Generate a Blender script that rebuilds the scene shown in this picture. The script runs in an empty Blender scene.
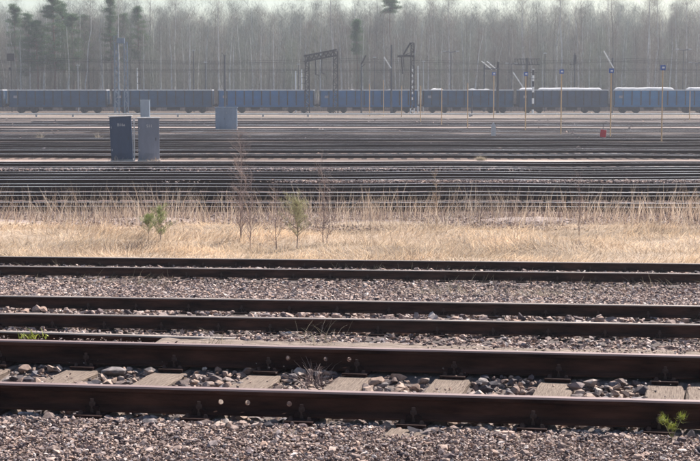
import bpy, bmesh, math, random
import numpy as np
from mathutils import Vector, Matrix
random.seed(5)
RNG = np.random.default_rng(11)
SC = bpy.context.scene
COL = SC.collection
# ------------------------------------------------------------------ camera
FPX, CZ = 1535.0, 1.73
PITCH = math.atan((230.5-90)/FPX)
cd = bpy.data.cameras.new('camera'); cam = bpy.data.objects.new('camera', cd); COL.objects.link(cam)
cam.location = (0, 0, CZ); cam.rotation_euler = (math.radians(90)-PITCH, 0, 0)
cd.sensor_width = 36; cd.lens = 36*FPX/700
cd.clip_start = .5; cd.clip_end = 5000
cd.dof.use_dof = True; cd.dof.focus_distance = 15; cd.dof.aperture_fstop = 16
SC.camera = cam
# ------------------------------------------------------------------ sky, sun, exposure
SUN_AZ, SUN_EL = math.radians(38), math.radians(46)      # behind the scene, to the right
w = bpy.data.worlds.new("World"); SC.world = w; w.use_nodes = True
nt = w.node_tree; bg = nt.nodes['Background']
sky = nt.nodes.new('ShaderNodeTexSky'); sky.sky_type = 'NISHITA'; sky.sun_disc = False
sky.sun_elevation = SUN_EL; sky.sun_rotation = SUN_AZ
sky.air_density = 1.0; sky.dust_density = 1.0; sky.ozone_density = 1.5
nt.links.new(sky.outputs[0], bg.inputs[0]); bg.inputs[1].default_value = .062
sl = bpy.data.lights.new('sun', 'SUN'); sl.energy = 5.0; sl.angle = math.radians(.5); sl.color = (1, .93, .87)
so = bpy.data.objects.new('sun', sl); COL.objects.link(so)
sdir = Vector((math.sin(SUN_AZ)*math.cos(SUN_EL), math.cos(SUN_AZ)*math.cos(SUN_EL), math.sin(SUN_EL)))
so.rotation_euler = sdir.to_track_quat('Z', 'Y').to_euler()
vs = SC.view_settings; vs.view_transform = 'Standard'; vs.look = 'None'; vs.gamma = 1; vs.use_curve_mapping = False
vs.exposure = 1.08
SC.cycles.use_denoising = True
SC.cycles.volume_bounces = 1
SC.cycles.max_bounces = 6

def ray(px, py):
    a = px-350; b = 230.5-py
    return a, FPX*math.cos(PITCH)+b*math.sin(PITCH), -FPX*math.sin(PITCH)+b*math.cos(PITCH)
def at(px, py, z):
    a, Y, Z = ray(px, py); t = (z-CZ)/Z
    return a*t, Y*t
def ad(px, py, d):
    a, Y, Z = ray(px, py); t = d/Y
    return a*t, CZ+Z*t

# ------------------------------------------------------------------ ground relief
# lines roughly along the tracks: (y at x=0, fall of y per x, ground height)
CL = [(-40, .13, -.22), (3, .135, -.19), (8.42, .135, -.178), (8.60,.135,-.195), (9.9, .135, -.225), (10.35,.135,-.15), (10.9, .13, -.16), (11.6, .13, -.33), (12.9, .125, -.47), (16.4, .107, -1.08),
      (20.0, .105, -1.13), (24.6, .094, -1.50), (28.6, .092, -1.55), (31, .06, -1.66), (38.6, .02, -1.62), (40.0, 0, -1.60), (70, 0, -1.62), (93, 0, -1.62), (98, 0, -1.50),
      (212, 0, -1.50), (300, 0, -1.5), (900, 0, -1.5)]
def G(x, y):
    x = np.clip(np.asarray(x, float), -35, 35); y = np.asarray(y, float)
    ys = [np.broadcast_to(c[0]-c[1]*x, np.broadcast(x, y).shape) for c in CL]
    z = np.full(np.broadcast(x, y).shape, CL[-1][2], float)
    for i in range(len(CL)-1):
        m = (y >= ys[i]) & (y < ys[i+1])
        f = (y-ys[i])/np.maximum(ys[i+1]-ys[i], 1e-6)
        z = np.where(m, CL[i][2]+(CL[i+1][2]-CL[i][2])*f, z)
    z = np.where(y < ys[0], CL[0][2], z)
    return z

# ------------------------------------------------------------------ materials
def newmat(name):
    m = bpy.data.materials.new(name); m.use_nodes = True
    return m, m.node_tree, m.node_tree.nodes['Principled BSDF']
def mat(name, c, rough=.8, metal=0, var=.25, scale=8, stretch=(1, 1, 1), bump=.0, c2=None, detail=6, spec=.3, bscale=None):
    m, t, p = newmat(name)
    p.inputs['Roughness'].default_value = rough; p.inputs['Metallic'].default_value = metal
    p.inputs['Specular IOR Level'].default_value = spec
    tc = t.nodes.new('ShaderNodeTexCoord'); mp = t.nodes.new('ShaderNodeMapping'); mp.inputs['Scale'].default_value = stretch
    t.links.new(tc.outputs['Object'], mp.inputs[0])
    n = t.nodes.new('ShaderNodeTexNoise'); n.inputs['Scale'].default_value = scale; n.inputs['Detail'].default_value = detail; n.inputs['Roughness'].default_value = .65
    t.links.new(mp.outputs[0], n.inputs[0])
    r = t.nodes.new('ShaderNodeValToRGB')
    r.color_ramp.elements[0].position = .32; r.color_ramp.elements[1].position = .68
    c2 = c2 or tuple(v*(1-var) for v in c)
    r.color_ramp.elements[0].color = (*c2, 1); r.color_ramp.elements[1].color = (*[min(1, v*(1+var*.6)) for v in c], 1)
    t.links.new(n.outputs[0], r.inputs[0]); t.links.new(r.outputs[0], p.inputs['Base Color'])
    if bump:
        b = t.nodes.new('ShaderNodeBump'); b.inputs['Strength'].default_value = bump; b.inputs['Distance'].default_value = .02
        src = n
        if bscale:
            src = t.nodes.new('ShaderNodeTexNoise'); src.inputs['Scale'].default_value = bscale; src.inputs['Detail'].default_value = 5
            t.links.new(mp.outputs[0], src.inputs[0])
        t.links.new(src.outputs[0], b.inputs['Height']); t.links.new(b.outputs[0], p.inputs['Normal'])
    return m
def islandmat(name, cols, rough=.85, trans=0, spec=.25, noise=0, scale=40):
    """each loose piece picks its own colour from the list (position, colour)"""
    m, t, p = newmat(name)
    p.inputs['Roughness'].default_value = rough; p.inputs['Specular IOR Level'].default_value = spec
    g = t.nodes.new('ShaderNodeNewGeometry'); r = t.nodes.new('ShaderNodeValToRGB')
    els = r.color_ramp.elements
    while len(els) < len(cols): els.new(.5)
    for e, (q, c) in zip(els, cols): e.position = q; e.color = (*c, 1)
    t.links.new(g.outputs['Random Per Island'], r.inputs[0])
    out = r.outputs[0]
    if noise:
        tc = t.nodes.new('ShaderNodeTexCoord'); n = t.nodes.new('ShaderNodeTexNoise'); n.inputs['Scale'].default_value = scale; n.inputs['Detail'].default_value = 5
        t.links.new(tc.outputs['Object'], n.inputs[0])
        mr = t.nodes.new('ShaderNodeMapRange'); mr.inputs[1].default_value = .3; mr.inputs[2].default_value = .7
        mr.inputs[3].default_value = 1-noise; mr.inputs[4].default_value = 1+noise
        t.links.new(n.outputs[0], mr.inputs[0])
        mx = t.nodes.new('ShaderNodeMix'); mx.data_type = 'RGBA'; mx.blend_type = 'MULTIPLY'; mx.inputs[0].default_value = 1
        t.links.new(out, mx.inputs[6]); t.links.new(mr.outputs[0], mx.inputs[7]); out = mx.outputs[2]
    t.links.new(out, p.inputs['Base Color'])
    if trans:
        tr = t.nodes.new('ShaderNodeBsdfTranslucent'); t.links.new(out, tr.inputs[0])
        ms = t.nodes.new('ShaderNodeMixShader'); ms.inputs[0].default_value = trans
        t.links.new(p.outputs[0], ms.inputs[1]); t.links.new(tr.outputs[0], ms.inputs[2])
        t.links.new(ms.outputs[0], t.nodes['Material Output'].inputs[0])
    return m
M = {}
M['rail'] = mat('rail_rust', (.066, .030, .021), .85, 0, .6, 2.2, (1, 4, 5), .3, spec=.06, c2=(.014, .007, .0065), bscale=30)
M['railtop'] = mat('rail_top_worn', (.24, .165, .15), .55, .15, .3, 2, (1, 12, 12), spec=.5)
M['railtop3'] = mat('rail_top_brown', (.36, .29, .24), .45, .3, .3, 2, (1, 12, 12), spec=.5)
M['railglint'] = mat('rail_top_painted_glints', (.80, .76, .72), .38, .3, .25, .5, (.5, 6, 6), c2=(.30, .26, .25), spec=.5)  # broken glints painted into the steel top colour as pale and dark streaks
M['iron'] = mat('fastening_iron', (.030, .016, .014), .85, 0, .4, 30, spec=.08)
M['bolt'] = mat('bolt_iron', (.07, .045, .038), .8, 0, .4, 40, spec=.12)
M['wood'] = mat('sleeper_wood', (.22, .175, .14), .9, 0, .5, 9, (1, 14, 14), .6, c2=(.11, .08, .065), detail=8, spec=.15)
M['board'] = mat('weathered_board', (.28, .225, .185), .9, 0, .4, 4, (1.0, 9, 9), .9, c2=(.07, .05, .04), detail=9, spec=.15)
M['concrete'] = mat('concrete', (.42, .40, .38), .85, 0, .2, 5)
GR = [(0, (.05, .04, .045)), (.12, (.13, .095, .095)), (.3, (.25, .183, .157)), (.52, (.355, .268, .23)), (.64, (.37, .25, .195)), (.8, (.48, .375, .325)), (.92, (.19, .165, .175)), (1, (.66, .57, .51))]
M['gravel'] = islandmat('crushed_gravel', GR, .85, noise=.3, scale=60)
M['stone'] = islandmat('ballast_stone', [(0, (.05, .045, .055)), (.2, (.10, .08, .078)), (.4, (.23, .16, .13)), (.6, (.33, .235, .18)), (.75, (.38, .29, .24)), (.88, (.13, .12, .13)), (1, (.50, .41, .34))], .8, noise=.35, scale=50)
M['grass'] = islandmat('dead_grass_blades', [(0, (.30, .22, .15)), (.25, (.50, .38, .27)), (.6, (.68, .51, .34)), (.85, (.82, .66, .47)), (1, (.56, .50, .43))], .7, trans=.35, spec=.3, noise=.35, scale=.9)
M['reed'] = islandmat('dead_reed', [(0, (.26, .18, .14)), (.3, (.44, .33, .24)), (.7, (.66, .52, .39)), (1, (.82, .70, .56))], .7, trans=.3, spec=.3, noise=.3, scale=1.2)
M['twig'] = islandmat('bare_twig', [(0, (.14, .10, .09)), (.5, (.26, .19, .17)), (1, (.42, .33, .29))], .8)
M['weed'] = islandmat('pale_weed', [(0, (.28, .23, .16)), (.6, (.45, .38, .27)), (1, (.60, .52, .40))], .8, trans=.2)
M['green'] = islandmat('pine_needles_young', [(0, (.14, .17, .06)), (.6, (.25, .30, .11)), (1, (.38, .41, .17))], .6, trans=.45)
M['olive'] = islandmat('olive_leaves', [(0, (.22, .22, .11)), (.6, (.36, .35, .18)), (1, (.50, .45, .27))], .6, trans=.3)
M['lime'] = islandmat('lime_leaves', [(0, (.16, .20, .03)), (1, (.34, .36, .06))], .6, trans=.3)
M['birchtwig'] = islandmat('forest_twigs', [(0, (.09, .10, .085)), (.5, (.165, .18, .15)), (1, (.29, .30, .26))], .9, trans=.15)
M['birchtwig2'] = islandmat('forest_twigs_olive', [(0, (.10, .115, .08)), (.5, (.17, .19, .13)), (1, (.28, .30, .21))], .9, trans=.15)
M['browntwig'] = islandmat('forest_twigs_brown', [(0, (.11, .09, .075)), (.5, (.18, .155, .13)), (1, (.29, .25, .21))], .9, trans=.15)
M['bark'] = mat('birch_bark', (.74, .73, .70), .8, 0, .5, 1.5, (1, 1, .6), c2=(.34, .33, .32))
M['bark2'] = mat('grey_bark', (.22, .20, .17), .9, 0, .4, 2)
M['pine'] = islandmat('pine_foliage', [(0, (.04, .085, .035)), (.6, (.075, .145, .06)), (1, (.12, .20, .085))], .8, trans=.3)
M['pinebark'] = mat('pine_bark', (.20, .13, .09), .9, 0, .3, 3)
M['brush'] = islandmat('brushwood_twigs', [(0, (.11, .08, .07)), (.6, (.19, .15, .13)), (1, (.30, .25, .20))], .9)

# ------------------------------------------------------------------ mesh helpers
class MB:
    """collects shapes, then becomes one mesh object"""
    def __init__(s): s.v = []; s.f = []; s.m = []
    def add(s, vs, fs, mi=0, mtx=None):
        o = len(s.v)
        s.v += [tuple(mtx @ Vector(q)) if mtx else tuple(q) for q in vs]
        s.f += [tuple(o+i for i in f) for f in fs]; s.m += [mi]*len(fs)
    def box(s, c, d, mi=0, rot=None, taper=1):
        x, y, z = d[0]/2, d[1]/2, d[2]/2
        vs = [(-x, -y, -z), (x, -y, -z), (x, y, -z), (-x, y, -z), (-x*taper, -y*taper, z), (x*taper, -y*taper, z), (x*taper, y*taper, z), (-x*taper, y*taper, z)]
        mt = Matrix.Translation(c) @ (rot if rot else Matrix.Identity(4))
        s.add(vs, [(0, 3, 2, 1), (4, 5, 6, 7), (0, 1, 5, 4), (1, 2, 6, 5), (2, 3, 7, 6), (3, 0, 4, 7)], mi, mt)
    def bbox(s, c, d, b=.01, mi=0, rot=None):
        bm = bmesh.new(); bmesh.ops.create_cube(bm, size=1)
        for q in bm.verts: q.co = Vector((q.co.x*d[0], q.co.y*d[1], q.co.z*d[2]))
        bmesh.ops.bevel(bm, geom=list(bm.edges), offset=b, segments=2, profile=.6, affect='EDGES')
        mt = Matrix.Translation(c) @ (rot if rot else Matrix.Identity(4))
        s.add([q.co for q in bm.verts], [[q.index for q in f.verts] for f in bm.faces], mi, mt) if not bm.verts.index_update() else None
        bm.free()
    def tube(s, a, b, r0, r1=None, n=8, mi=0, caps=True):
        r1 = r0 if r1 is None else r1
        a = Vector(a); b = Vector(b); d = (b-a).normalized()
        u = d.orthogonal().normalized(); v = d.cross(u)
        vs = []
        for p, r in ((a, r0), (b, r1)):
            for k in range(n):
                t = 2*math.pi*k/n; vs.append(p+u*math.cos(t)*r+v*math.sin(t)*r)
        fs = [(k, (k+1) % n, n+(k+1) % n, n+k) for k in range(n)]
        if caps: fs += [tuple(range(n))[::-1], tuple(range(n, 2*n))]
        s.add(vs, fs, mi)
    def path(s, pts, rs, n=6, mi=0):
        pts = [Vector(p) for p in pts]
        vs = []; fs = []
        for i, p in enumerate(pts):
            d = (pts[min(i+1, len(pts)-1)]-pts[max(i-1, 0)]).normalized()
            u = d.cross(Vector((.13, .97, .2))).normalized(); v = d.cross(u)
            for k in range(n):
                t = 2*math.pi*k/n; vs.append(p+u*math.cos(t)*rs[i]+v*math.sin(t)*rs[i])
            if i:
                o = (i-1)*n
                fs += [(o+k, o+(k+1) % n, o+n+(k+1) % n, o+n+k) for k in range(n)]
        fs += [tuple(range(n))[::-1], tuple(range(len(vs)-n, len(vs)))]
        s.add(vs, fs, mi)
    def mesh(s, name, mats):
        me = bpy.data.meshes.new(name); me.from_pydata(s.v, [], s.f)
        for m in mats: me.materials.append(m)
        if any(s.m): me.polygons.foreach_set('material_index', s.m)
        me.update(); return me
    def build(s, name, mats, parent=None):
        if not isinstance(mats, (list, tuple)): mats = [mats]
        o = bpy.data.objects.new(name, s.mesh(name, mats)); COL.objects.link(o)
        if parent: o.parent = parent
        return o
def npmesh(name, V, Fc, m, parent=None, smooth=False):
    """V (n,3) points, Fc (k,3 or 4) faces"""
    me = bpy.data.meshes.new(name); k = Fc.shape[1]
    me.vertices.add(len(V)); me.vertices.foreach_set('co', V.astype(np.float32).ravel())
    me.loops.add(Fc.size); me.loops.foreach_set('vertex_index', Fc.astype(np.int32).ravel())
    me.polygons.add(len(Fc)); me.polygons.foreach_set('loop_start', np.arange(0, Fc.size, k, dtype=np.int32))
    me.polygons.foreach_set('use_smooth', np.full(len(Fc), bool(smooth)))
    me.update(calc_edges=True); me.materials.append(m)
    o = bpy.data.objects.new(name, me); COL.objects.link(o)
    if parent: o.parent = parent
    return o
def tag(o, label=None, cat=None, group=None, kind=None):
    if label: o['label'] = label
    if cat: o['category'] = cat
    if group: o['group'] = group
    if kind: o['kind'] = kind
    return o
def empty(name, loc, label, cat, group=None, rz=0):
    o = bpy.data.objects.new(name, None); o.empty_display_size = .2; COL.objects.link(o)
    o.location = loc; o.rotation_euler = (0, 0, rz)
    return tag(o, label, cat, group)
def copy_tree(o, parent=None, seen=None):
    c = o.copy(); COL.objects.link(c); c.parent = parent
    for ch in KIDS.get(o.name, []) or [q for q in o.children]: copy_tree(ch, c)
    return c
KIDS = {}

# ------------------------------------------------------------------ ground
def lin(a, b, st): return np.arange(a, b, st)
xs = np.concatenate([[-900, -500, -250, -120, -70], lin(-40, 40, .8), [40, 70, 120, 250, 500, 900]])
ys = np.concatenate([[-30, -10, 0], lin(4, 42, .2), lin(42, 80, 1), lin(80, 320, 8), [330, 450, 650, 900]])
X, Y = np.meshgrid(xs, ys)
Z = G(X, Y)
Z += np.where((Y > 28.5) & (Y < 39.5), .05*np.sin(X*1.3+Y)+.04*np.sin(X*.6-Y*2.1), 0)
nx, ny = len(xs), len(ys)
idx = np.arange(nx*ny).reshape(ny, nx)
F4 = np.stack([idx[:-1, :-1], idx[:-1, 1:], idx[1:, 1:], idx[1:, :-1]], -1).reshape(-1, 4)
gm, t, p = newmat('ground_soil'); p.inputs['Roughness'].default_value = .95; p.inputs['Specular IOR Level'].default_value = .1
tc = t.nodes.new('ShaderNodeTexCoord')
n1 = t.nodes.new('ShaderNodeTexNoise'); n1.inputs['Scale'].default_value = 12; n1.inputs['Detail'].default_value = 10; n1.inputs['Roughness'].default_value = .8
t.links.new(tc.outputs['Object'], n1.inputs[0])
at_ = t.nodes.new('ShaderNodeVertexColor'); at_.layer_name = 'soil'
mr = t.nodes.new('ShaderNodeMapRange'); mr.inputs[1].default_value = .3; mr.inputs[2].default_value = .7; mr.inputs[3].default_value = .55; mr.inputs[4].default_value = 1.35
t.links.new(n1.outputs[0], mr.inputs[0])
n2 = t.nodes.new('ShaderNodeTexNoise'); n2.inputs['Scale'].default_value = .35; n2.inputs['Detail'].default_value = 6
mp = t.nodes.new('ShaderNodeMapping'); mp.inputs['Scale'].default_value = (.25, 1, 1); t.links.new(tc.outputs['Object'], mp.inputs[0]); t.links.new(mp.outputs[0], n2.inputs[0])
mr2 = t.nodes.new('ShaderNodeMapRange'); mr2.inputs[1].default_value = .35; mr2.inputs[2].default_value = .65; mr2.inputs[3].default_value = .5; mr2.inputs[4].default_value = 1.45
t.links.new(n2.outputs[0], mr2.inputs[0])
mm = t.nodes.new('ShaderNodeMath'); mm.operation = 'MULTIPLY'; t.links.new(mr.outputs[0], mm.inputs[0]); t.links.new(mr2.outputs[0], mm.inputs[1])
mx = t.nodes.new('ShaderNodeMix'); mx.data_type = 'RGBA'; mx.blend_type = 'MULTIPLY'; mx.inputs[0].default_value = 1
t.links.new(at_.outputs[0], mx.inputs[6]); t.links.new(mm.outputs[0], mx.inputs[7]); t.links.new(mx.outputs[2], p.inputs['Base Color'])
bp = t.nodes.new('ShaderNodeBump'); bp.inputs['Strength'].default_value = .8; bp.inputs['Distance'].default_value = .03
t.links.new(n1.outputs[0], bp.inputs['Height']); t.links.new(bp.outputs[0], p.inputs['Normal'])
ground = npmesh('ground', np.stack([X, Y, Z], -1).reshape(-1, 3), F4, gm, smooth=True); tag(ground, kind='structure')
ca = ground.data.color_attributes.new('soil', 'FLOAT_COLOR', 'POINT')
yf, xf = Y.ravel(), X.ravel()
yy = yf+np.clip(xf, -35, 35)*.09
c = np.zeros((len(yf), 4)); c[:, 3] = 1
def zone(m, col): c[m, :3] = col
zone(yf > -100, (.24, .20, .18)); zone(yy < 11, (.20, .165, .15)); zone((yy > 28.2) & (yf < 38.3), (.42, .33, .25)); zone((yf >= 38.3) & (yf < 41.2), (.26, .21, .19))
zone((yf >= 41.2) & (yf < 67.5), (.11, .08, .075)); zone((yf >= 67.5) & (yf < 73.5), (.34, .27, .235)); zone((yf >= 73.5) & (yf < 100), (.17, .125, .105)); zone((yf >= 100) & (yf < 172), (.245, .20, .18))
zone((yf >= 172) & (yf < 213.6), (.19, .155, .13)); zone(yf >= 213.6, (.13, .10, .08))
ca.data.foreach_set('color', c.ravel().astype(np.float32))

# ------------------------------------------------------------------ rails and tracks
PROF = [(-.0625, 0), (-.0625, .011), (-.018, .026), (-.0075, .036), (-.0075, .103), (-.012, .110), (-.035, .117), (-.035, .138), (-.026, .148),
        (.026, .148), (.035, .138), (.035, .117), (.012, .110), (.0075, .103), (.0075, .036), (.018, .026), (.0625, .011), (.0625, 0)]
def rail_mb(x0, x1, n=1, mi_top=1):
    mb = MB(); k = len(PROF); vs = []
    us = np.linspace(x0, x1, n+1)
    for u in us: vs += [(u, p[0], p[1]) for p in PROF]
    fs = []
    for i in range(n):
        for j in range(k):
            a = i*k+j; b = i*k+(j+1) % k; fs.append((a, a+k, b+k, b))
    fs2 = [f for j, f in enumerate(fs) if j % k in (7, 8, 9)]; fs1 = [f for j, f in enumerate(fs) if j % k not in (7, 8, 9)]
    mb.add(vs, fs1, 0); o = 0
    mb.f += fs2; mb.m += [mi_top]*len(fs2)
    mb.f += [tuple(range(k)), tuple(range(n*k, (n+1)*k))[::-1]]; mb.m += [0, 0]
    return mb
def baseplate_mb(half=False):
    mb = MB()
    mb.bbox((0, 0, -.010), (.17, .34, .02), .004)
    for s in (-1, 1):
        mb.bbox((0, s*.072, .018), (.09, .018, .036), .004)           # rib of the plate
        mb.bbox((0, s*.062, .030), (.055, .050, .020), .005)          # clamp
        mb.tube((0, s*.078, 0), (0, s*.078, .082), .011, n=8, mi=1)   # bolt
        mb.tube((0, s*.078, .042), (0, s*.078, .062), .020, n=6, mi=1)
        mb.tube((.055, s*.125, 0), (.055, s*.125, .018), .016, .010, n=7, mi=1)
        mb.tube((-.055, s*.125, 0), (-.055, s*.125, .018), .016, .010, n=7, mi=1)
    return mb
BPM = baseplate_mb().mesh('baseplate', [M['iron'], M['bolt']])
def sleeper_mesh(seed, L=2.6, W=.24):
    r = random.Random(seed); bm = bmesh.new(); bmesh.ops.create_cube(bm, size=1)
    for q in bm.verts: q.co = Vector((q.co.x*L, q.co.y*W, q.co.z*.15-.075))
    bmesh.ops.bevel(bm, geom=list(bm.edges), offset=.012, segments=1, affect='EDGES')
    bmesh.ops.subdivide_edges(bm, edges=[e for e in bm.edges if abs(e.verts[0].co.x-e.verts[1].co.x) > 1], cuts=14)
    for q in bm.verts: q.co += Vector((0, r.uniform(-.006, .006), r.uniform(-.005, .003)))
    me = bpy.data.meshes.new('sleeper'); bm.to_mesh(me); bm.free(); me.materials.append(M['wood']); return me
SLM = [sleeper_mesh(i) for i in range(4)]
SLN = sleeper_mesh(9, W=.15)
M['darkwood'] = mat('oily_sleeper_wood', (.085, .065, .058), .9, 0, .4, 9)
SLD = [sleeper_mesh(20+i) for i in range(4)]
for _m in SLD: _m.materials.clear(); _m.materials.append(M['darkwood'])
def mobj(name, me, parent, loc=(0, 0, 0), rz=0):
    o = bpy.data.objects.new(name, me); COL.objects.link(o); o.parent = parent; o.location = loc; o.rotation_euler = (0, 0, rz); return o

def line_frame(p0, p1):
    d = Vector((p1[0]-p0[0], p1[1]-p0[1], 0)); th = math.atan2(d.y, d.x)
    y0 = p0[1]-p0[0]*math.tan(th); return y0, th
# nearest track: rail tops run from (0,382)-(700,401) and (0,340)-(700,355.6) at height 0
y1n, th1 = line_frame(at(0, 382, 0), at(700, 401, 0)); th1 = (th1+line_frame(at(0, 340, 0), at(700, 355.6, 0))[1])/2
y1n = (at(350, 391.5, 0)[1])
T1 = empty('railway_track', (0, y1n, -.148), 'nearest rusty railway track on old wooden sleepers, big loose stones between its rails', 'railway track', rz=th1)
GAU = 1.505
def to_local(px, py, z, T, th):
    x, y = at(px, py, z); dx, dy = x-T[0], y-T[1]
    return dx*math.cos(th)+dy*math.sin(th), -dx*math.sin(th)+dy*math.cos(th)
holes = {0: [(217, 401.5), (245, 402.5), (288, 404)], 1: [(286, 361), (325, 361.5), (349, 362)]}
def cut_holes(o, us):
    cut = MB()
    for u in us: cut.tube((u, -.1, .068), (u, .1, .068), .0155, n=14)
    co = cut.build('cutter', M['iron']); md = o.modifiers.new('b', 'BOOLEAN'); md.operation = 'DIFFERENCE'; md.solver = 'EXACT'; md.object = co
    bpy.context.view_layer.update()
    me = bpy.data.meshes.new_from_object(o.evaluated_get(bpy.context.evaluated_depsgraph_get()))
    o.modifiers.clear(); o.data = me; bpy.data.objects.remove(co)
for k in (0, 1):
    rm = rail_mb(-12, 12, 1)
    r = rm.build('rail', [M['rail'], M['railtop']])
    us = [to_local(px, 391.5 if k == 0 else 348, 0, (0, y1n), th1)[0] for px, py in holes[k]]
    cut_holes(r, us)
    r.parent = T1; r.location = (0, k*GAU, 0)
near = [97, 203, 305, 416, 535, 660]; far = [177, 271, 359, 456, 560, 666]
sl = []
for a, b in zip(near, far):
    ua = to_local(a, 382+19*a/700, 0, (0, y1n), th1)[0]; ub = to_local(b, 340+15.6*b/700, 0, (0, y1n), th1)[0]
    sl.append((ua, ub))
first, last = sl[0], sl[-1]
for k in range(1, 16): sl.append((first[0]-.62*k, first[1]-.62*k)); sl.append((last[0]+.62*k+.12, last[1]+.62*k+.12))
SLEEP1 = []
for i, (ua, ub) in enumerate(sl):
    skew = -math.atan2(ub-ua, GAU); cu = (ua+ub)/2
    twin = abs(ua-last[0]) < 1e-6
    o = mobj('sleeper', SLM[i % 4], T1, (cu, GAU/2, -.021), math.pi/2+skew)
    for vv in (0, GAU):
        mobj('baseplate', BPM, o, (0, 0, 0))
        q = o.children[-1] if False else COL.objects[-1] if False else None
    SLEEP1.append((cu, skew, .12))
# place the baseplates (children of the sleepers, lying under the rails)
bpy.context.view_layer.update()
for (cu, skew, hw), o in zip(SLEEP1, [q for q in T1.children if q.name.startswith('sleeper')]):
    for q, s in zip(o.children, (-1, 1)):
        q.location = (s*GAU/2/math.cos(skew), 0, .020+.001); q.rotation_euler = (0, 0, math.pi/2)
tw = mobj('sleeper', SLN, T1, (SLEEP1[5][0]+.215, GAU/2, -.023), math.pi/2+SLEEP1[5][1]); SLEEP1.append((SLEEP1[5][0]+.215, SLEEP1[5][1], .075))

def simple_track(y0, th, zt, half, label, topmat, nsl, plates=True, cat='railway track', group=None, seed=0):
    T = empty('railway_track', (0, y0, zt-.148), label, cat, group, th)
    for k in (0, 1):
        r = rail_mb(-half, half, 1).build('rail', [M['rail'], topmat], T); r.location = (0, k*GAU, 0)
    rr = random.Random(seed)
    if plates:
        u = -half+.3; i = 0
        while u < half-.2:
            o = mobj('sleeper', SLD[i % 4], T, (u, GAU/2, -.024), math.pi/2)
            for s in (-1, 1):
                mobj('baseplate', BPM, o, (s*GAU/2, 0, .021), math.pi/2)
            u += rr.uniform(.60, .68); i += 1
    return T
y3, th3 = at(350, 318.6, -.88)[1], math.radians(-6.15)
T3 = simple_track(y3, th3, -.88, 14, 'brown railway track behind the pale timber boards, second track from the viewer', M['railtop3'], 0, seed=1)
y4, th4 = at(350, 269.7, -1.3)[1], math.radians(-5.4)
T4 = simple_track(y4, th4, -1.3, 16, 'dark railway track along the near edge of the dead grass', M['railtop3'], 0, seed=2)
# short loose rail behind the boards at the left
xa, ya = at(-60, 329, -.235); xb, yb = at(236, 337.8, -.235)
lr = rail_mb(0, math.hypot(xb-xa, yb-ya), 1).build('rail', [M['rail'], M['railtop3']])
lr.location = (xa, ya, -.235-.148); lr.rotation_euler = (0, 0, math.atan2(yb-ya, xb-xa))
tag(lr, 'short loose rail lying behind the boards at the left, ending among the gravel', 'rail')

# yard tracks: one prototype (rails + one mass of sleepers), copied
M['yardside'] = mat('yard_rail_rust', (.060, .034, .026), .9, 0, .5, 1, (.4, 3, 3), spec=.05)
M['raildull'] = mat('rail_top_dull', (.28, .25, .24), .5, .3, .3, 1.2, (1, 10, 10))
def wavy(me, amp, seed):
    r = np.random.default_rng(seed); k = r.uniform(.1, .9, 6); ph = r.uniform(0, 6.28, 6)
    for v in me.vertices:
        x = v.co.x; v.co.y += amp*sum(math.sin(k[i]*x+ph[i])/3 for i in range(3)); v.co.z += amp*.35*sum(math.sin(k[i]*x+ph[i])/3 for i in range(3, 6))
def yard_proto(half, top):
    T = empty('railway_track', (0, 0, 0), 'x', 'railway track')
    a = rail_mb(-half, half, 90).build('rail', [M['yardside'], top], T); wavy(a.data, .05, half)
    b = bpy.data.objects.new('rail', a.data); COL.objects.link(b); b.parent = T; b.location = (0, GAU, 0)
    mb = MB(); u = -half+.3
    while u < half: mb.box((u, GAU/2, -.07), (.24, 2.5, .13)); u += .65
    s = mb.build('sleepers', M['darkwood'], T); tag(s, kind='stuff')
    KIDS[T.name] = [a, b, s]
    return T
yardA = yard_proto(34, M['railglint']); yardB = yard_proto(75, M['railglint']); yardC = yard_proto(60, M['raildull'])
ordn = ['first', 'second', 'third', 'fourth', 'fifth', 'sixth', 'seventh', 'eighth', 'ninth', 'tenth', 'eleventh', 'twelfth', 'thirteenth', 'fourteenth', 'fifteenth', 'sixteenth', 'seventeenth', 'eighteenth', 'nineteenth', 'twentieth', 'twenty-first', 'twenty-second', 'twenty-third', 'twenty-fourth', 'twenty-fifth']
ZR = -1.42
ynear = [at(350, q, ZR)[1] for q in (206.4, 195.3, 186.5, 179.4, 173.6, 168.7, 163.0)]
for i, yv in enumerate(ynear):
    T = yardA if i == 0 else copy_tree(yardA)
    T.location = (0, yv, ZR-.148); T.rotation_euler = (0, 0, math.radians([-.6, 0, -.1, -.15, .1, -.2, 0][i]))
    tag(T, '%s shiny-topped yard track behind the tall dead grass, counted from the grass' % ordn[i], 'railway track', 'yard tracks nearest the dead grass')
yv = 75.0; yfar = []
rr = random.Random(4)
while yv < 172:
    yfar.append(yv); yv += rr.choice([4.4, 4.6, 4.5, 5.2, 9.5 if yv > 95 else 4.6, 7.0 if yv > 95 else 4.4])
usedp = set()
for i, yv in enumerate(yfar):
    pr = yardB if (i == 0 or rr.random() < .55) else yardC
    T = pr if pr.name not in usedp else copy_tree(pr); usedp.add(pr.name)
    lift = 0
    T.location = (rr.uniform(-25, 25) if yv > 90 else 0, yv, ZR-.148+lift+rr.uniform(-.04, .04)); T.rotation_euler = (rr.uniform(-.0, .0), 0, math.radians(rr.uniform(-.9, .9)))
    tag(T, '%s yard track beyond the pale strip with the cabinets' % ordn[i], 'railway track', 'yard tracks beyond the pale strip')
for i, (yv, a) in enumerate([(88, 2.6), (101, -2.2), (118, 3.4), (139, -3.0), (156, 3.8)]):
    T = copy_tree(yardC); T.location = (rr.uniform(-12, 12), yv, ZR-.155); T.rotation_euler = (0, 0, math.radians(a)); T.scale = (.45, 1, 1)
    tag(T, '%s slanting connecting track crossing between the far yard tracks' % ordn[i], 'railway track', 'slanting connecting tracks')
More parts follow.
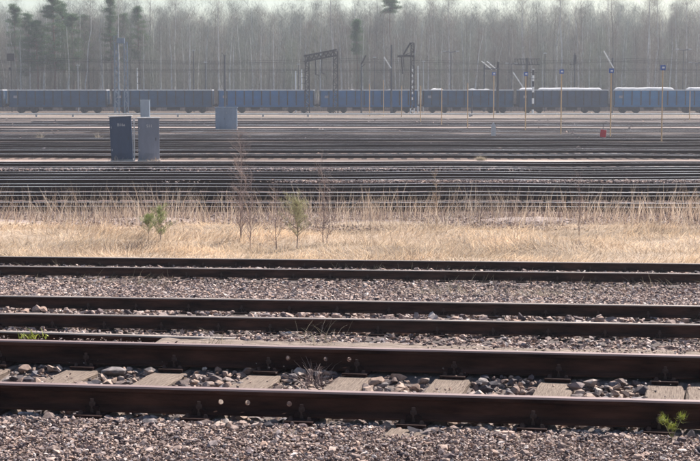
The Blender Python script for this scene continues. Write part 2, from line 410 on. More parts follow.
Tw = simple_track(212-GAU/2, 0, -1.40, 80, 'far railway track that carries the row of blue open wagons', M['railglint'], 0, plates=False)

# ------------------------------------------------------------------ timber boards beside the nearest track
def board(px0, px1, ztop, dv0, dv1, label, seed):
    r = random.Random(seed)
    u0 = to_local(px0, 345, ztop, (0, y1n), th1)[0]; u1 = to_local(px1, 348, ztop, (0, y1n), th1)[0]
    bm = bmesh.new(); bmesh.ops.create_cube(bm, size=1)
    for q in bm.verts: q.co = Vector((q.co.x*(u1-u0-.012), q.co.y*(dv1-dv0), q.co.z*.10-.05))
    bmesh.ops.bevel(bm, geom=list(bm.edges), offset=.010, segments=1, affect='EDGES')
    bmesh.ops.subdivide_edges(bm, edges=[e for e in bm.edges if abs(e.verts[0].co.x-e.verts[1].co.x) > .2], cuts=24)
    for q in bm.verts:
        q.co.z += r.uniform(-.008, .005)+.008*math.sin(q.co.x*2+seed); q.co.y += r.uniform(-.008, .008)
    me = bpy.data.meshes.new('timber_board'); bm.to_mesh(me); bm.free(); me.materials.append(M['board'])
    o = bpy.data.objects.new('timber_board', me); COL.objects.link(o)
    cu, cv = (u0+u1)/2, (dv0+dv1)/2
    o.location = (cu*math.cos(th1)-cv*math.sin(th1), y1n+cu*math.sin(th1)+cv*math.cos(th1), ztop)
    o.rotation_euler = (r.uniform(-.02, .02), 0, th1+r.uniform(-.004, .004))
    tag(o, label, 'board', 'weathered boards beside the nearest track')
zb = -.07
bd = [(-420, -150, 'weathered grey board beside the far rail of the nearest track, off to the left'),
      (-147, 148, 'narrow weathered board in front of the short loose rail at the left'),
      (150, 312, 'weathered board between the end of the loose rail and the dry twig tuft'),
      (314, 602, 'longest weathered board, right of the dry twig tuft behind the nearest track'),
      (604, 675, 'short weathered board with a joint at each end at the right'),
      (677, 800, 'rightmost weathered board running out of the frame'), (802, 1060, 'weathered grey board beside the far rail, off to the right')]
for i, (a, b, l) in enumerate(bd): board(a, b, zb-(.02 if i == 1 else 0), GAU+.20+(.04 if i == 1 else 0), GAU+(.42 if i == 1 else .62), l, i)

# ------------------------------------------------------------------ stones
def ico(sub):
    bm = bmesh.new(); bmesh.ops.create_icosphere(bm, subdivisions=sub, radius=1)
    v = np.array([q.co[:] for q in bm.verts]); f = np.array([[q.index for q in g.verts] for g in bm.faces]); bm.free(); return v, f
def hull_rock(n, seed, sq):
    r = random.Random(seed); bm = bmesh.new()
    for k in range(n):
        v = Vector((r.gauss(0, 1), r.gauss(0, 1), r.gauss(0, 1))).normalized()*r.uniform(.75, 1.1)
        bm.verts.new((v.x*sq[0], v.y*sq[1], v.z*sq[2]))
    h = bmesh.ops.convex_hull(bm, input=list(bm.verts))
    bmesh.ops.delete(bm, geom=[g for g in set(h['geom_interior']+h['geom_unused']) if isinstance(g, bmesh.types.BMVert)], context='VERTS')
    bmesh.ops.triangulate(bm, faces=list(bm.faces)); bm.verts.index_update()
    v = np.array([q.co[:] for q in bm.verts]); f = np.array([[q.index for q in g.verts] for g in bm.faces]); bm.free(); return v, f
_r = random.Random(3)
LIB = {1: [hull_rock(_r.randint(7, 11), 50+k, (_r.uniform(1.0, 1.7), _r.uniform(.8, 1.1), _r.uniform(.4, .85))) for k in range(36)],
       2: [hull_rock(_r.randint(13, 24), 150+k, (_r.uniform(1.0, 1.6), _r.uniform(.85, 1.1), _r.uniform(.5, .9))) for k in range(36)]}
def stones(P, R, sub, planes=7, flat=.65, rng=RNG):
    """angular crushed stones centred on P (n,3), radius R (n)"""
    n = len(P); lib = LIB[sub]; pick = rng.integers(0, len(lib), n)
    az = rng.uniform(0, 6.283, n); tx = rng.normal(0, .28, n); ty = rng.normal(0, .28, n)
    ca_, sa, cx_, sx, cy_, sy = np.cos(az), np.sin(az), np.cos(tx), np.sin(tx), np.cos(ty), np.sin(ty); z_ = np.zeros(n); o_ = np.ones(n)
    def m3(*a): return np.stack(a, 1).reshape(n, 3, 3)
    Rm = m3(o_, z_, z_, z_, cx_, -sx, z_, sx, cx_) @ m3(cy_, z_, sy, z_, o_, z_, -sy, z_, cy_) @ m3(ca_, -sa, z_, sa, ca_, z_, z_, z_, o_)
    Vs, Fs, off = [], [], 0
    for k, (v, f) in enumerate(lib):
        m = np.nonzero(pick == k)[0]
        if not len(m): continue
        V = np.repeat(v[None], len(m), 0)*rng.uniform(.85, 1.15, (len(m), 1, 3))
        V = np.einsum('nij,nkj->nki', Rm[m], V)*R[m][:, None, None]+P[m][:, None]
        Vs.append(V.reshape(-1, 3)); Fs.append((f[None]+(np.arange(len(m))*len(v))[:, None, None]).reshape(-1, 3)+off); off += len(m)*len(v)
    return np.concatenate(Vs), np.concatenate(Fs)
def field(x, y): return np.sin(x*.9+1.3*np.sin(y*.7))+np.sin(y*1.7+x*.45)+.6*np.sin(x*2.3-y*1.1)
def scatter(name, n, u0, u1, v0, v1, y0, th, r0, r1, matn, sub=1, dz=(0, .03), excl=None, power=2, extra=None, planes=7):
    u = RNG.uniform(u0, u1, n); v = RNG.uniform(v0, v1, n)
    x = u*math.cos(th)-v*math.sin(th); y = y0+u*math.sin(th)+v*math.cos(th)
    r = r0+(r1-r0)*RNG.uniform(0, 1, n)**power
    keep = np.ones(n, bool)
    if excl is not None: keep &= ~excl(u, v, r)
    x, y, r, u, v = x[keep], y[keep], r[keep], u[keep], v[keep]
    z = G(x, y)+RNG.uniform(dz[0], dz[1], len(x))
    if extra is not None: z += extra(u, v)
    V, Fc = stones(np.stack([x, y, z], 1), r, sub, planes)
    return tag(npmesh(name, V, Fc, M[matn]), kind='stuff')
def on_sleeper(u, v, r, zone_v=(-.09, 9)):
    m = np.zeros(len(u), bool)
    for cu, sk, hw in SLEEP1:
        cc = cu-np.tan(sk)*(v-GAU/2)
        m |= (np.abs(u-cc) < hw+r*.5)
    return m
def ex_bed(u, v, r):
    m = on_sleeper(u, v, r) & (RNG.uniform(0, 1, len(u)) > .05)
    return m | (np.abs(v) < .075+r*.3) | (np.abs(v-GAU) < .075+r*.3)
# big ballast between the rails of the nearest track
scatter('ballast_stones', 8500, -9, 9, -.05, GAU+.05, y1n, th1, .016, .052, 'stone', 2, (-.01, .04), ex_bed, 1.7)
scatter('ballast_chips', 16000, -9, 9, -.05, GAU+.05, y1n, th1, .008, .022, 'stone', 1, (.0, .03), ex_bed, 1.5)
scatter('sleeper_chips', 2600, -9, 9, .05, GAU-.05, y1n, th1, .004, .014, 'gravel', 1, (.055, .062), lambda u, v, r: (~on_sleeper(u, v, -r*0)) | ((field(u*6, v*5)+RNG.normal(0, .6, len(u))) < .2), 2)
# under and just in front of the near rail: a row of larger stones
def ex_front(u, v, r): return on_sleeper(u, v, r) & (v > -.48) & (RNG.uniform(0, 1, len(u)) > .25)
scatter('ballast_edge_stones', 1300, -9, 9, -.34, -.07, y1n, th1, .016, .045, 'stone', 2, (.0, .02), ex_front, 1.8)
scatter('ballast_edge_stones', 1700, -9, 9, -.22, .09, y1n, th1, .016, .042, 'stone', 2, (-.01, .02), lambda u, v, r: ((np.abs(v) < .07) & (r > .035)) | ex_front(u, v, r), 1.2)
def exposed(u, v, r):
    m = np.zeros(len(u), bool)
    for i in (3,):
        cu, sk, hw = SLEEP1[i]; cc = cu-np.tan(sk)*(v-GAU/2)
        m |= (np.abs(u-cc) < hw+.01) & (v > -.40)
    return m
scatter('gravel', 120000, -6, 6, -1.75, -.07, y1n, th1, .0045, .0145, 'gravel', 1, (.0, .03), exposed, 1.6)
scatter('gravel', 3600, -6, 6, -1.75, -.12, y1n, th1, .014, .030, 'gravel', 2, (.0, .03), exposed, 2.2)
scatter('gravel', 8000, -7, 7, -4.2, -1.75, y1n, th1, .01, .03, 'gravel', 1, (.0, .02), None, 1.6)
# behind the boards and down the bank
scatter('gravel', 5000, -9, 9, GAU+.20, GAU+.62, y1n, th1, .004, .014, 'gravel', 1, (.085, .095), lambda u, v, r: (field(u*2.2, v*9)+RNG.normal(0,.6,len(u))) < .4, 1.8)
scatter('gravel', 5000, -9, 9, .06+GAU, .22+GAU, y1n, th1, .01, .022, 'gravel', 1, (.035, .07), None, 1.8)
scatter('gravel', 16000, -9, 9, .30+GAU, 3.0+GAU, y1n, th1, .012, .036, 'gravel', 1, (.0, .03), lambda u, v, r: ((v < GAU+.62) & (RNG.uniform(0, 1, len(u)) > .08)) | ((v > 2.1) & (v < 4.2) & (u < -.7)), 1.8)
scatter('gravel', 9000, -9, 9, GAU+.56, GAU+.85, y1n, th1, .008, .03, 'gravel', 1, (.0, .09), lambda u, v, r: u < -.7, 1.8)
def ex_rail(u, v, r): return (np.abs(v) < .07+r*.4) | (np.abs(v-GAU) < .07+r*.4)
scatter('gravel', 44000, -11, 11, -2.2, GAU+.5, y3, th3, .014, .045, 'gravel', 1, (-.01, .055), ex_rail, 1.6)
scatter('ballast_stones', 1500, -9, 9, .1, GAU-.1, y3, th3, .03, .07, 'gravel', 2, (.03, .09), ex_rail, 1.8)
scatter('gravel', 85000, -13, 13, GAU+.2, 7.2, y3, th3, .014, .042, 'gravel', 1, (-.01, .03), None, 1.8)
scatter('gravel', 5000, -13, 13, .1, GAU-.1, y4, th4, .02, .05, 'gravel', 1, (.04, .10), ex_rail, 1.8)
scatter('gravel', 50000, -15, 15, -1.6, GAU+.7, y4, th4, .015, .045, 'gravel', 1, (-.01, .05), ex_rail, 1.8)
# gravel shoulder behind the grass
for (pya, pyb, thr_, n_) in ((181.3, 180.0, -.6, 16000), (169.4, 168.0, -.5, 18000)):
    ya_, yb_ = at(350, pya, -1.44)[1], at(350, pyb, -1.44)[1]
    scatter('gravel', n_, -20, 20, ya_, yb_, 0, 0, .025, .06, 'gravel', 1, (.10, .17), lambda u, v, r: (field(u*.35, v*.2)+.25*RNG.normal(0, 1, len(u))) < thr_, 1.5)
scatter('gravel', 22000, -17, 17, 36.6, 41.2, 0, 0, .02, .045, 'gravel', 1, (-.02, .05), None, 1.8)
# a few single stones one can pick out
SLAB = [(205, 420, .055, .9, 'rounded grey stone right of the first bolt group under the near rail'), (410, 428, .05, 0, ''), ]
def rock(px, py, r, label, z=-.2, c=(.3, .25, .22), sq=(1.3, 1, .75), seed=1):
    x, y = at(px, py, z); rg = np.random.default_rng(seed)
    V, Fc = stones(np.zeros((1, 3)), np.array([1.0]), 2, 6, rng=rg)
    V = V/np.abs(V).max()*r*np.array(sq)
    o = npmesh('stone', V, Fc, mat('stone_%d' % seed, c, .85, 0, .4, 25, bump=.4)); o.location = (x, y, z+.02+r*sq[2]*.35); o.rotation_euler = (0, 0, seed*1.3)
    tag(o, label, 'stone', 'larger stones in the nearest track')
rock(410, 424, .045, 'pale rounded stone touching the near rail above an exposed sleeper end', -.2, (.36, .28, .24), seed=3)
rock(372, 425, .06, 'brown lumpy stone left of the exposed sleeper end below the near rail', -.2, (.26, .19, .16), seed=4)
rock(441, 428, .05, 'brown rounded stone right of the exposed sleeper end', -.2, (.30, .22, .17), seed=5)
rock(212, 421, .055, 'grey flat stone below the bolt left of the rail holes', -.2, (.28, .27, .27), seed=6)
rock(296, 425, .055, 'flat tan stone below the bolt right of the rail holes', -.2, (.38, .28, .22), seed=7)
rock(26, 420, .06, 'white-streaked grey stone under the near rail at the far left', -.2, (.30, .30, .32), seed=8)
rock(155, 419, .05, 'tan stone with pale top near the left under the near rail', -.2, (.40, .31, .25), seed=9)
rock(115, 377, .085, 'large dark slabby stone between the two leftmost sleepers', -.19, (.19, .165, .16), (1.6, .9, .7), seed=10)
rock(300, 377, .06, 'pale block-shaped stone beside the dry twig tuft between the rails', -.19, (.42, .34, .29), seed=11)
rock(575, 391, .05, 'brown angular stone in front of the fifth sleeper between the rails', -.19, (.24, .19, .18), seed=12)
rock(590, 388, .055, 'grey-brown angular stone at the middle of the right sleeper bay', -.19, (.33, .27, .24), seed=13)
rock(622, 430, .07, 'dark jagged stone below the near rail at the right', -.2, (.17, .165, .175), seed=14)
rock(692, 428, .06, 'pinkish stone right of the small green plant', -.2, (.42, .29, .26), seed=15)
rock(487, 431, .06, 'flat tan slab stone below the near rail right of centre', -.2, (.40, .33, .27), (1.7, .9, .4), seed=16)

# ------------------------------------------------------------------ blades, stalks, tufts
def blades(P, L, W, az, lean, bend, jit=0, seg=2, rng=RNG):
    """bent ribbons. P (n,3) foot, L length, az direction of leaning, lean from vertical at foot, bend added towards the tip"""
    n = len(P); side = rng.uniform(0, 2*math.pi, n)
    sx = np.stack([np.cos(side), np.sin(side), np.zeros(n)], 1)
    cur = P.copy(); pts = [cur]; ang = lean.copy()
    for k in range(seg):
        d = np.stack([np.sin(ang)*np.cos(az), np.sin(ang)*np.sin(az), np.cos(ang)], 1)
        cur = cur+d*(L/seg)[:, None]; pts.append(cur); ang = ang+bend
    V = []
    for k, q in enumerate(pts):
        wd = (W*(1-.8*k/seg))[:, None]*.5
        V += [q-sx*wd, q+sx*wd]
    V = np.stack(V, 1); m = 2*(seg+1)
    f = np.array([[2*k, 2*k+1, 2*k+3, 2*k+2] for k in range(seg)])
    Fc = (f[None]+(np.arange(n)*m)[:, None, None]).reshape(-1, 4)
    return V.reshape(-1, 3), Fc
def field(x, y): return np.sin(x*.9+1.3*np.sin(y*.7))+np.sin(y*1.7+x*.45)+.6*np.sin(x*2.3-y*1.1)
def grass(name, n, x0, x1, ylo, yhi, L, W, lean, bend, matn, clump=0, slope=-.09, seg=2, thr=None):
    x = RNG.uniform(x0, x1, n); y = RNG.uniform(0, 1, n)
    y = (ylo+slope*x)+y*((yhi+slope*.25*x)-(ylo+slope*x))
    if thr is not None:
        k = (field(x, y)+RNG.normal(0, .5, n)) > thr; x, y = x[k], y[k]; n = len(x)
    az = field(x*.7, y*.8)*1.4+RNG.normal(0, .8, n)
    z = G(x, y)+.05*np.sin(x*1.3+y)+.04*np.sin(x*.6-y*2.1)-.02
    V, Fc = blades(np.stack([x, y, z], 1), RNG.uniform(L[0], L[1], n), RNG.uniform(W[0], W[1], n), az, RNG.uniform(lean[0], lean[1], n), RNG.uniform(bend[0], bend[1], n), seg=seg)
    return tag(npmesh(name, V, Fc, M[matn]), kind='stuff')
grass('dead_grass', 90000, -15, 15, 29.0, 37.6, (.10, .30), (.007, .016), (.6, 1.5), (.0, .7), 'grass')
grass('dead_grass', 42000, -15, 15, 29.2, 37.2, (.25, .6), (.009, .02), (1.0, 1.6), (-.2, .4), 'grass', thr=-.3)
grass('dead_grass_stems', 20000, -15, 15, 29.0, 38.8, (.12, .4), (.006, .012), (.3, 1.4), (.0, .7), 'twig', thr=.7)
grass('dead_grass', 20000, -15, 15, 29.2, 37.6, (.2, .5), (.007, .014), (.1, .9), (.1, .7), 'grass', thr=.7)
grass('dead_grass', 7000, -15, 15, 28.7, 29.4, (.06, .22), (.004, .009), (.2, 1.4), (.0, .7), 'weed')
grass('dead_reeds', 1900, -16, 16, 37.0, 41.0, (.45, .95), (.007, .014), (.0, .4), (.0, .2), 'reed', seg=3, slope=0)
grass('dead_reeds', 3600, -16, 16, 38.6, 41.2, (.4, 1.05), (.008, .016), (.0, .55), (.0, .35), 'reed', seg=3, slope=0, thr=.3)
grass('dead_reeds', 3600, -16, 16, 38.0, 41.2, (.15, .5), (.008, .016), (.0, .8), (.0, .5), 'reed', slope=0)
grass('dead_reeds', 2600, -16, 16, 38.0, 41.2, (.15, .6), (.008, .016), (.0, .7), (.0, .5), 'twig', slope=0)
grass('dead_reeds', 2600, -15, 15, 30.0, 38.0, (.3, .75), (.006, .010), (.0, .45), (.0, .4), 'reed', slope=0)
# sparse weeds along the tracks
grass('weeds', 2200, -10, 10, 24.4, 25.6, (.06, .30), (.005, .010), (.1, 1.3), (.0, .7), 'weed', slope=-.094, thr=.5)
grass('weeds', 1500, -11, 11, 26.3, 27.2, (.06, .28), (.005, .010), (.1, 1.3), (.0, .7), 'weed', slope=-.094, thr=.8)
grass('weeds', 3500, .5, 9, 22.8, 25.0, (.05, .2), (.005, .010), (.3, 1.4), (.0, .7), 'weed', slope=-.094, thr=.2)

def tuft(name, px, py, z, n, L, W, lean, matn, label, cat, bend=(.0, .5), spread=.05, group=None):
    x, y = at(px, py, z)
    P = np.zeros((n, 3)); P[:, :2] = RNG.normal(0, spread, (n, 2))
    V, Fc = blades(P, RNG.uniform(*L, n), RNG.uniform(*W, n), RNG.uniform(0, 6.28, n), RNG.uniform(*lean, n), RNG.uniform(*bend, n), seg=3)
    o = npmesh(name, V, Fc, M[matn]); o.location = (x, y, z); return tag(o, label, cat, group)
tuft('dry_plant', 315, 387, -.2, 90, (.07, .24), (.004, .009), (.1, 1.25), 'twig', 'dry twig tuft standing between the rails of the nearest track', 'plant', spread=.05)
tuft('dry_plant', 322, 345, -.08, 26, (.10, .26), (.003, .006), (.2, 1.1), 'weed', 'dry stalks growing over the weathered boards above the twig tuft', 'plant', spread=.08)
tuft('dry_plant', 210, 346, -.08, 20, (.08, .20), (.003, .006), (.2, 1.2), 'weed', 'thin dry stalks in front of the board left of centre', 'plant', spread=.08)
tuft('green_plant', 32, 338, -.12, 40, (.03, .09), (.006, .012), (.2, 1.2), 'lime', 'yellow-green tuft on the loose rail at the left', 'plant', spread=.06)
for dx in (0, 9):
    pass
def fir_sprig(px, py, z, label):
    x, y = at(px, py, z); root = empty('green_plant', (x, y, z), label, 'plant')
    mb = MB(); Ps = []; 
    for sx, h in ((-.05, .095), (.05, .11), (.0, .06)):
        mb.path([(0, 0, 0), (sx*.6, 0, h*.6), (sx, 0, h)], [.002, .002, .001], 5); Ps.append((sx, h))
    mb.build('stem', M['olive'], root)
    P = np.concatenate([np.array([[sx, 0, h]])+RNG.normal(0, .010, (90, 3)) for sx, h in Ps]); n = len(P)
    V, Fc = blades(P, RNG.uniform(.02, .045, n), RNG.uniform(.003, .005, n), RNG.uniform(0, 6.28, n), RNG.uniform(.2, 1.7, n), RNG.uniform(0, .2, n))
    npmesh('leaves', V, Fc, M['lime'], root)
fir_sprig(672, 438, -.165, 'small lime green plant with two heads in front of the near rail at the right')
tuft('dry_plant', 40, 140, -1.6, 60, (.2, .7), (.01, .03), (.0, .7), 'weed', 'small tan dry bush between far tracks left of the dark cabinet, nearer the left edge', 'plant', spread=.15)
tuft('dry_plant', 98, 140, -1.6, 60, (.2, .7), (.01, .03), (.0, .7), 'weed', 'small tan dry bush just left of the dark blue-grey cabinet', 'plant', spread=.15)
tuft('dry_plant', 481, 160, -1.6, 700, (.1, .34), (.006, .014), (.0, 1.5), 'weed', 'round dry tumbleweed bush on the pale strip beyond the near yard tracks', 'plant', bend=(.2, .9), spread=.10)

# bare saplings and young conifers in the grass
tuft('dry_plant', 117, 161.5, -1.6, 90, (.1, .35), (.008, .016), (.0, 1.0), 'reed', 'dry weeds at the foot of the dark leaning cabinet', 'plant', spread=.2)
tuft('dry_plant', 155, 161.5, -1.6, 70, (.1, .3), (.008, .016), (.0, 1.0), 'reed', 'dry weeds at the foot of the plain grey cabinet', 'plant', spread=.2)
tuft('dry_plant', 138, 250, -1.62, 500, (.15, .5), (.006, .012), (.3, 1.5), 'brush', 'dark twig clump put in as the shadow at the lower left foot of the bright green young pine', 'plant', bend=(.1, .8), spread=.28)  # dark blades added in place of the pine's cast shadow
def sapling(px, pb, top, label, nst=1, matn='twig', spread=.25, dens=1.0, seed=0):
    rg = random.Random(seed)
    d = at(px, pb, -1.64)[1]; x, zt = ad(px, top, d); H = zt+1.64
    root = empty('bare_sapling', (x, d, -1.66), label, 'sapling', 'bare saplings in the dead grass')
    st = MB(); tw = MB()
    for s in range(nst):
        off = rg.uniform(-.1, .1) if s else 0; h = H*(1 if s == 0 else rg.uniform(.6, .9))
        n = 8; pts = [(off+rg.uniform(-.008, .008)*k+rg.uniform(-.1, .1)*(s > 0)*k/n*2, rg.uniform(-.02, .02)*k, h*k/n) for k in range(n+1)]
        r0 = .007+.0055*h/2.2
        st.path(pts, [r0*(1-.85*k/n) for k in range(n+1)], 5)
        for b in range(int(24*dens*h)):
            f = rg.uniform(.06, .97); k = min(n-1, int(f*n)); p = Vector(pts[k]).lerp(Vector(pts[k+1]), f*n-k)
            a = rg.uniform(0, 6.28); L = h*rg.uniform(.12, .34)*(1.15-f*.7); up = rg.uniform(.7, 1.5)
            dv = Vector((math.cos(a), math.sin(a)*.7, up)).normalized(); q = p+dv*L*.5; e = q+(dv+Vector((rg.uniform(-.2, .2), 0, .2))).normalized()*L*.5
            rb = max(.0033, r0*.45*(1-f)); tw.path([p, q, e], [rb, rb*.75, rb*.4], 3)
            for c2 in range(rg.randint(2, 4)):
                m = p.lerp(e, rg.uniform(.3, .95)); g = m+Vector((rg.uniform(-1, 1), rg.uniform(-.7, .7), rg.uniform(.2, 1.2))).normalized()*L*.4
                tw.path([m, g], [rb*.6, rb*.3], 3)
    st.build('stem', M[matn], root); tw.build('twigs', M[matn], root)
sapling(240, 240, 132, 'tallest bare sapling, many thin branches, left of the olive shrub', 2, dens=1.3, seed=1)
sapling(323, 244, 152, 'tall bare sapling with a straight dark stem right of the olive shrub', 2, dens=1.1, seed=2)
sapling(276, 250, 178, 'bare sapling with a dark crooked stem just left of the olive shrub', 1, seed=3)
sapling(250, 248, 172, 'thin bare sapling between the tallest one and the crooked one', 1, seed=4)
sapling(580, 236, 172, 'bare sapling at the right above the brightest straw', 1, seed=7)
sapling(437, 226, 168, 'thin bare sapling at the back edge of the grass right of centre', 1, 'reed', seed=8)
def young_conifer(px, pb, top, wpx, label, matn, seed, sx=None, dens=1, nn=7):
    rg = random.Random(seed); rng = np.random.default_rng(seed)
    d = at(px, pb, -1.64)[1]; x, zt = ad(px, top, d); H = zt+1.64; Wd = wpx/FPX*d/2
    root = empty('young_conifer', (x, d, -1.66), label, 'young conifer')
    mb = MB(); pts = []
    mb.path([(0, 0, 0), (.02, 0, H*.5), (.01, 0, H)], [.014, .01, .003], 6)
    nb = int(26*dens)
    for k in range(nb):
        f = rg.uniform(.22, .95); a = rg.uniform(0, 6.28); L = Wd*(1.2-.75*f)*rg.choice([.35, .6, .9, 1.25])
        s = Vector((0, 0, H*f)); e = s+Vector((math.cos(a)*L, math.sin(a)*L, L*.75))
        if sx: e.x += sx*L*.6*rg.random()
        mb.path([s, e], [.005, .002], 4)
        for j in range(9): pts.append(s.lerp(e, .25+.75*j/8))
    for j in range(8): pts.append(Vector((0, 0, H*(.7+.3*j/8))))
    mb.build('stem', M['twig'], root)
    P = np.repeat(np.array([q[:] for q in pts]), nn, 0); P += rng.normal(0, .02, P.shape); n = len(P)
    V, Fc = blades(P, rng.uniform(.05, .11, n), rng.uniform(.004, .007, n), rng.uniform(0, 6.28, n), rng.uniform(.1, 1.5, n), rng.uniform(0, .2, n), rng=rng)
    npmesh('foliage', V, Fc, M[matn], root)
young_conifer(160, 243, 207, 26, 'small bright green young pine in the straw at the left', 'green', 1)
young_conifer(148, 240, 214, 18, 'smaller green pine seedling touching the left side of the bright green one', 'green', 3)
young_conifer(297, 248, 200, 46, 'olive green loose young conifer between two bare saplings', 'olive', 2, dens=2.2, nn=6)

# ------------------------------------------------------------------ cabinets
def paint(name, c, rough=.5, var=.18): return mat(name, c, rough, .0, var, 3, (1, 1, .35), spec=.4)
def text_mesh(s, size, m):
    cu = bpy.data.curves.new('txt', 'FONT'); cu.body = s; cu.size = size; cu.align_x = 'CENTER'; cu.align_y = 'CENTER'; cu.extrude = .002
    o = bpy.data.objects.new('txt', cu); COL.objects.link(o); bpy.context.view_layer.update()
    me = bpy.data.meshes.new_from_object(o.evaluated_get(bpy.context.evaluated_depsgraph_get())); bpy.data.objects.remove(o)
    me.materials.clear(); me.materials.append(m); return me
M['pale'] = paint('pale_paint', (.62, .62, .60)); M['dkmetal'] = paint('dark_metal', (.035, .035, .045)); M['galv'] = mat('galvanised', (.42, .45, .48), .5, .4, .2, 4)
def cabinet(px0, px1, ptop, pbase, c, label, text=None, doors=1, tilt=0, depth=.45, twist=0, rim=True):
    z = -1.5 if pbase < 140 else -1.6; x, y = at((px0+px1)/2, pbase, z); sc = y/FPX
    W = (px1-px0)*sc; H = (pbase-ptop)*sc
    root = empty('relay_cabinet', (x, y+depth/2, z), label, 'cabinet'); root.rotation_euler = (0, tilt, twist)
    pm = paint('cabinet_paint', c); 
    b = MB(); b.bbox((0, 0, .06+(H-.10)/2), (W, depth, H-.10), .012); b.build('body', pm, root)
    pl = MB(); pl.bbox((0, 0, .0), (W+.06, depth+.06, .12), .01); pl.build('plinth', M['concrete'], root)
    r = MB(); r.bbox((0, 0, H-.02), (W+.09, depth+.12, .045), .008)
    r.bbox((0, 0, H-.055), (W-.02, depth-.02, .04), .004); r.build('roof', M['pale'] if rim else pm, root)
    for k in range(doors):
        w_ = (W-.08)/doors; cx = -W/2+.04+w_*(k+.5)
        dr = MB(); dr.bbox((cx, -depth/2-.008, .06+(H-.10)/2), (w_-.02, .02, H-.20), .006); do = dr.build('door', pm, root)
        hd = MB(); hd.bbox((cx+w_*.36, -depth/2-.03, H*.5), (.025, .03, .14), .006)
        hd.build('handle', M['dkmetal'], do)
        hg = MB()
        for hz in (.25, .75): hg.tube((cx-w_*.47, -depth/2-.022, H*hz-.05), (cx-w_*.47, -depth/2-.022, H*hz+.05), .012, n=8)
        hg.build('hinge', M['galv'], do)
    v = MB()
    for k in range(5): v.bbox((0, -depth/2-.024, H*.90-.12-.03*k) if not text else (0, -depth/2-.024, .24+.03*k), (W*.45, .012, .010), .002)
    v.build('vent', pm, root)
    if text:
        tm = text_mesh(text, .19, M['pale']); o = bpy.data.objects.new('lettering', tm); COL.objects.link(o); o.parent = root
        o.location = (0.03, -depth/2-.024, H*.80); o.rotation_euler = (math.pi/2, 0, 0)
    return root
cabinet(111, 132.5, 116, 161, (.04, .068, .125), 'dark blue-grey relay cabinet leaning slightly, left of the paired tall ones', 'B16a', tilt=-.035, twist=.10)
cabinet(138, 159, 117.5, 161, (.17, .195, .245), 'lighter plain grey relay cabinet right of the dark leaning one', 'S11', twist=.12)
cabinet(215.5, 237, 107.5, 130, (.16, .22, .30), 'wide two-door pale blue-grey cabinet standing before the blue wagons', doors=2, rim=False)
cabinet(140.5, 149.5, 100, 119, (.22, .28, .34), 'small far pale blue cabinet behind and above the plain grey one', rim=False, depth=.5)

# ------------------------------------------------------------------ poles and masts
M['orange'] = paint('ochre_pole', (.56, .38, .20)); M['blue'] = paint('blue_plate', (.03, .10, .36)); M['white'] = paint('white_paint', (.8, .8, .78)); M['red'] = paint('red_plate', (.5, .008, .03))
M['mast'] = mat('mast_steel', (.06, .065, .08), .7, .2, .3, 4); M['darkmast'] = mat('dark_mast_steel', (.022, .02, .024), .7, .1, .3, 4)
M['ltblue'] = mat('light_blue_steel', (.13, .18, .24), .6, .1, .3, 2); M['lamp'] = paint('lamp_housing', (.42, .44, .45))
def marker(px, pt, pb, label, sign=True, w=.045, ssz=.32):
    x, y = at(px, pb, -1.5); _, zt = ad(px, pt, y); H = zt+1.5
    root = empty('marker_pole', (x, y, -1.5), label, 'marker pole', 'ochre marker poles in the yard')
    mb = MB(); mb.tube((0, 0, -.1), (0, 0, H), w, w*.9, 8); mb.build('pole', M['orange'], root)
    if sign:
        s = MB(); s.bbox((0, -w-.02, H-ssz/2), (ssz, .025, ssz*.95), .006); so_ = s.build('sign_plate', M['blue'], root)
        q = MB(); q.bbox((.02, -w-.036, H-ssz*.5), (ssz*.5, .006, ssz*.34), .002); q.build('white_mark', M['white'], so_)
marker(661.5, 65, 141, 'tallest ochre marker pole with a blue plate, rightmost in the yard', w=.044, ssz=.34)
marker(610.3, 68.5, 138, 'ochre marker pole with blue plate beside the red target', w=.044, ssz=.32)
marker(560.8, 69.5, 134.5, 'ochre marker pole with blue plate left of the red target', w=.044, ssz=.32)
marker(525.3, 72, 131, 'ochre marker pole with blue plate left of the striped post', w=.044, ssz=.32)
marker(493.5, 72, 118, 'ochre marker pole with blue plate before the dark mast', w=.07, ssz=.42)
marker(467.5, 83, 128, 'thin ochre marker pole, plate worn, left of the pale low marker', False, .045)
marker(441.5, 88, 126, 'thin ochre pole before the grey-blue wagon, left of centre of it', False, .045)
marker(420.5, 86, 122, 'thin ochre pole close right of the lattice mast with bracket', False, .05)
marker(401.5, 86, 117, 'thin ochre pole left of the lattice mast with bracket', False, .055)
marker(383.5, 80, 116, 'thin ochre pole left of the blue-grey strutted mast', False, .055)
marker(369.5, 84, 116, 'thin ochre pole beside the dark arm mast', False, .055)
marker(689.5, 91, 120, 'short thin ochre pole near the right edge', False, .05)
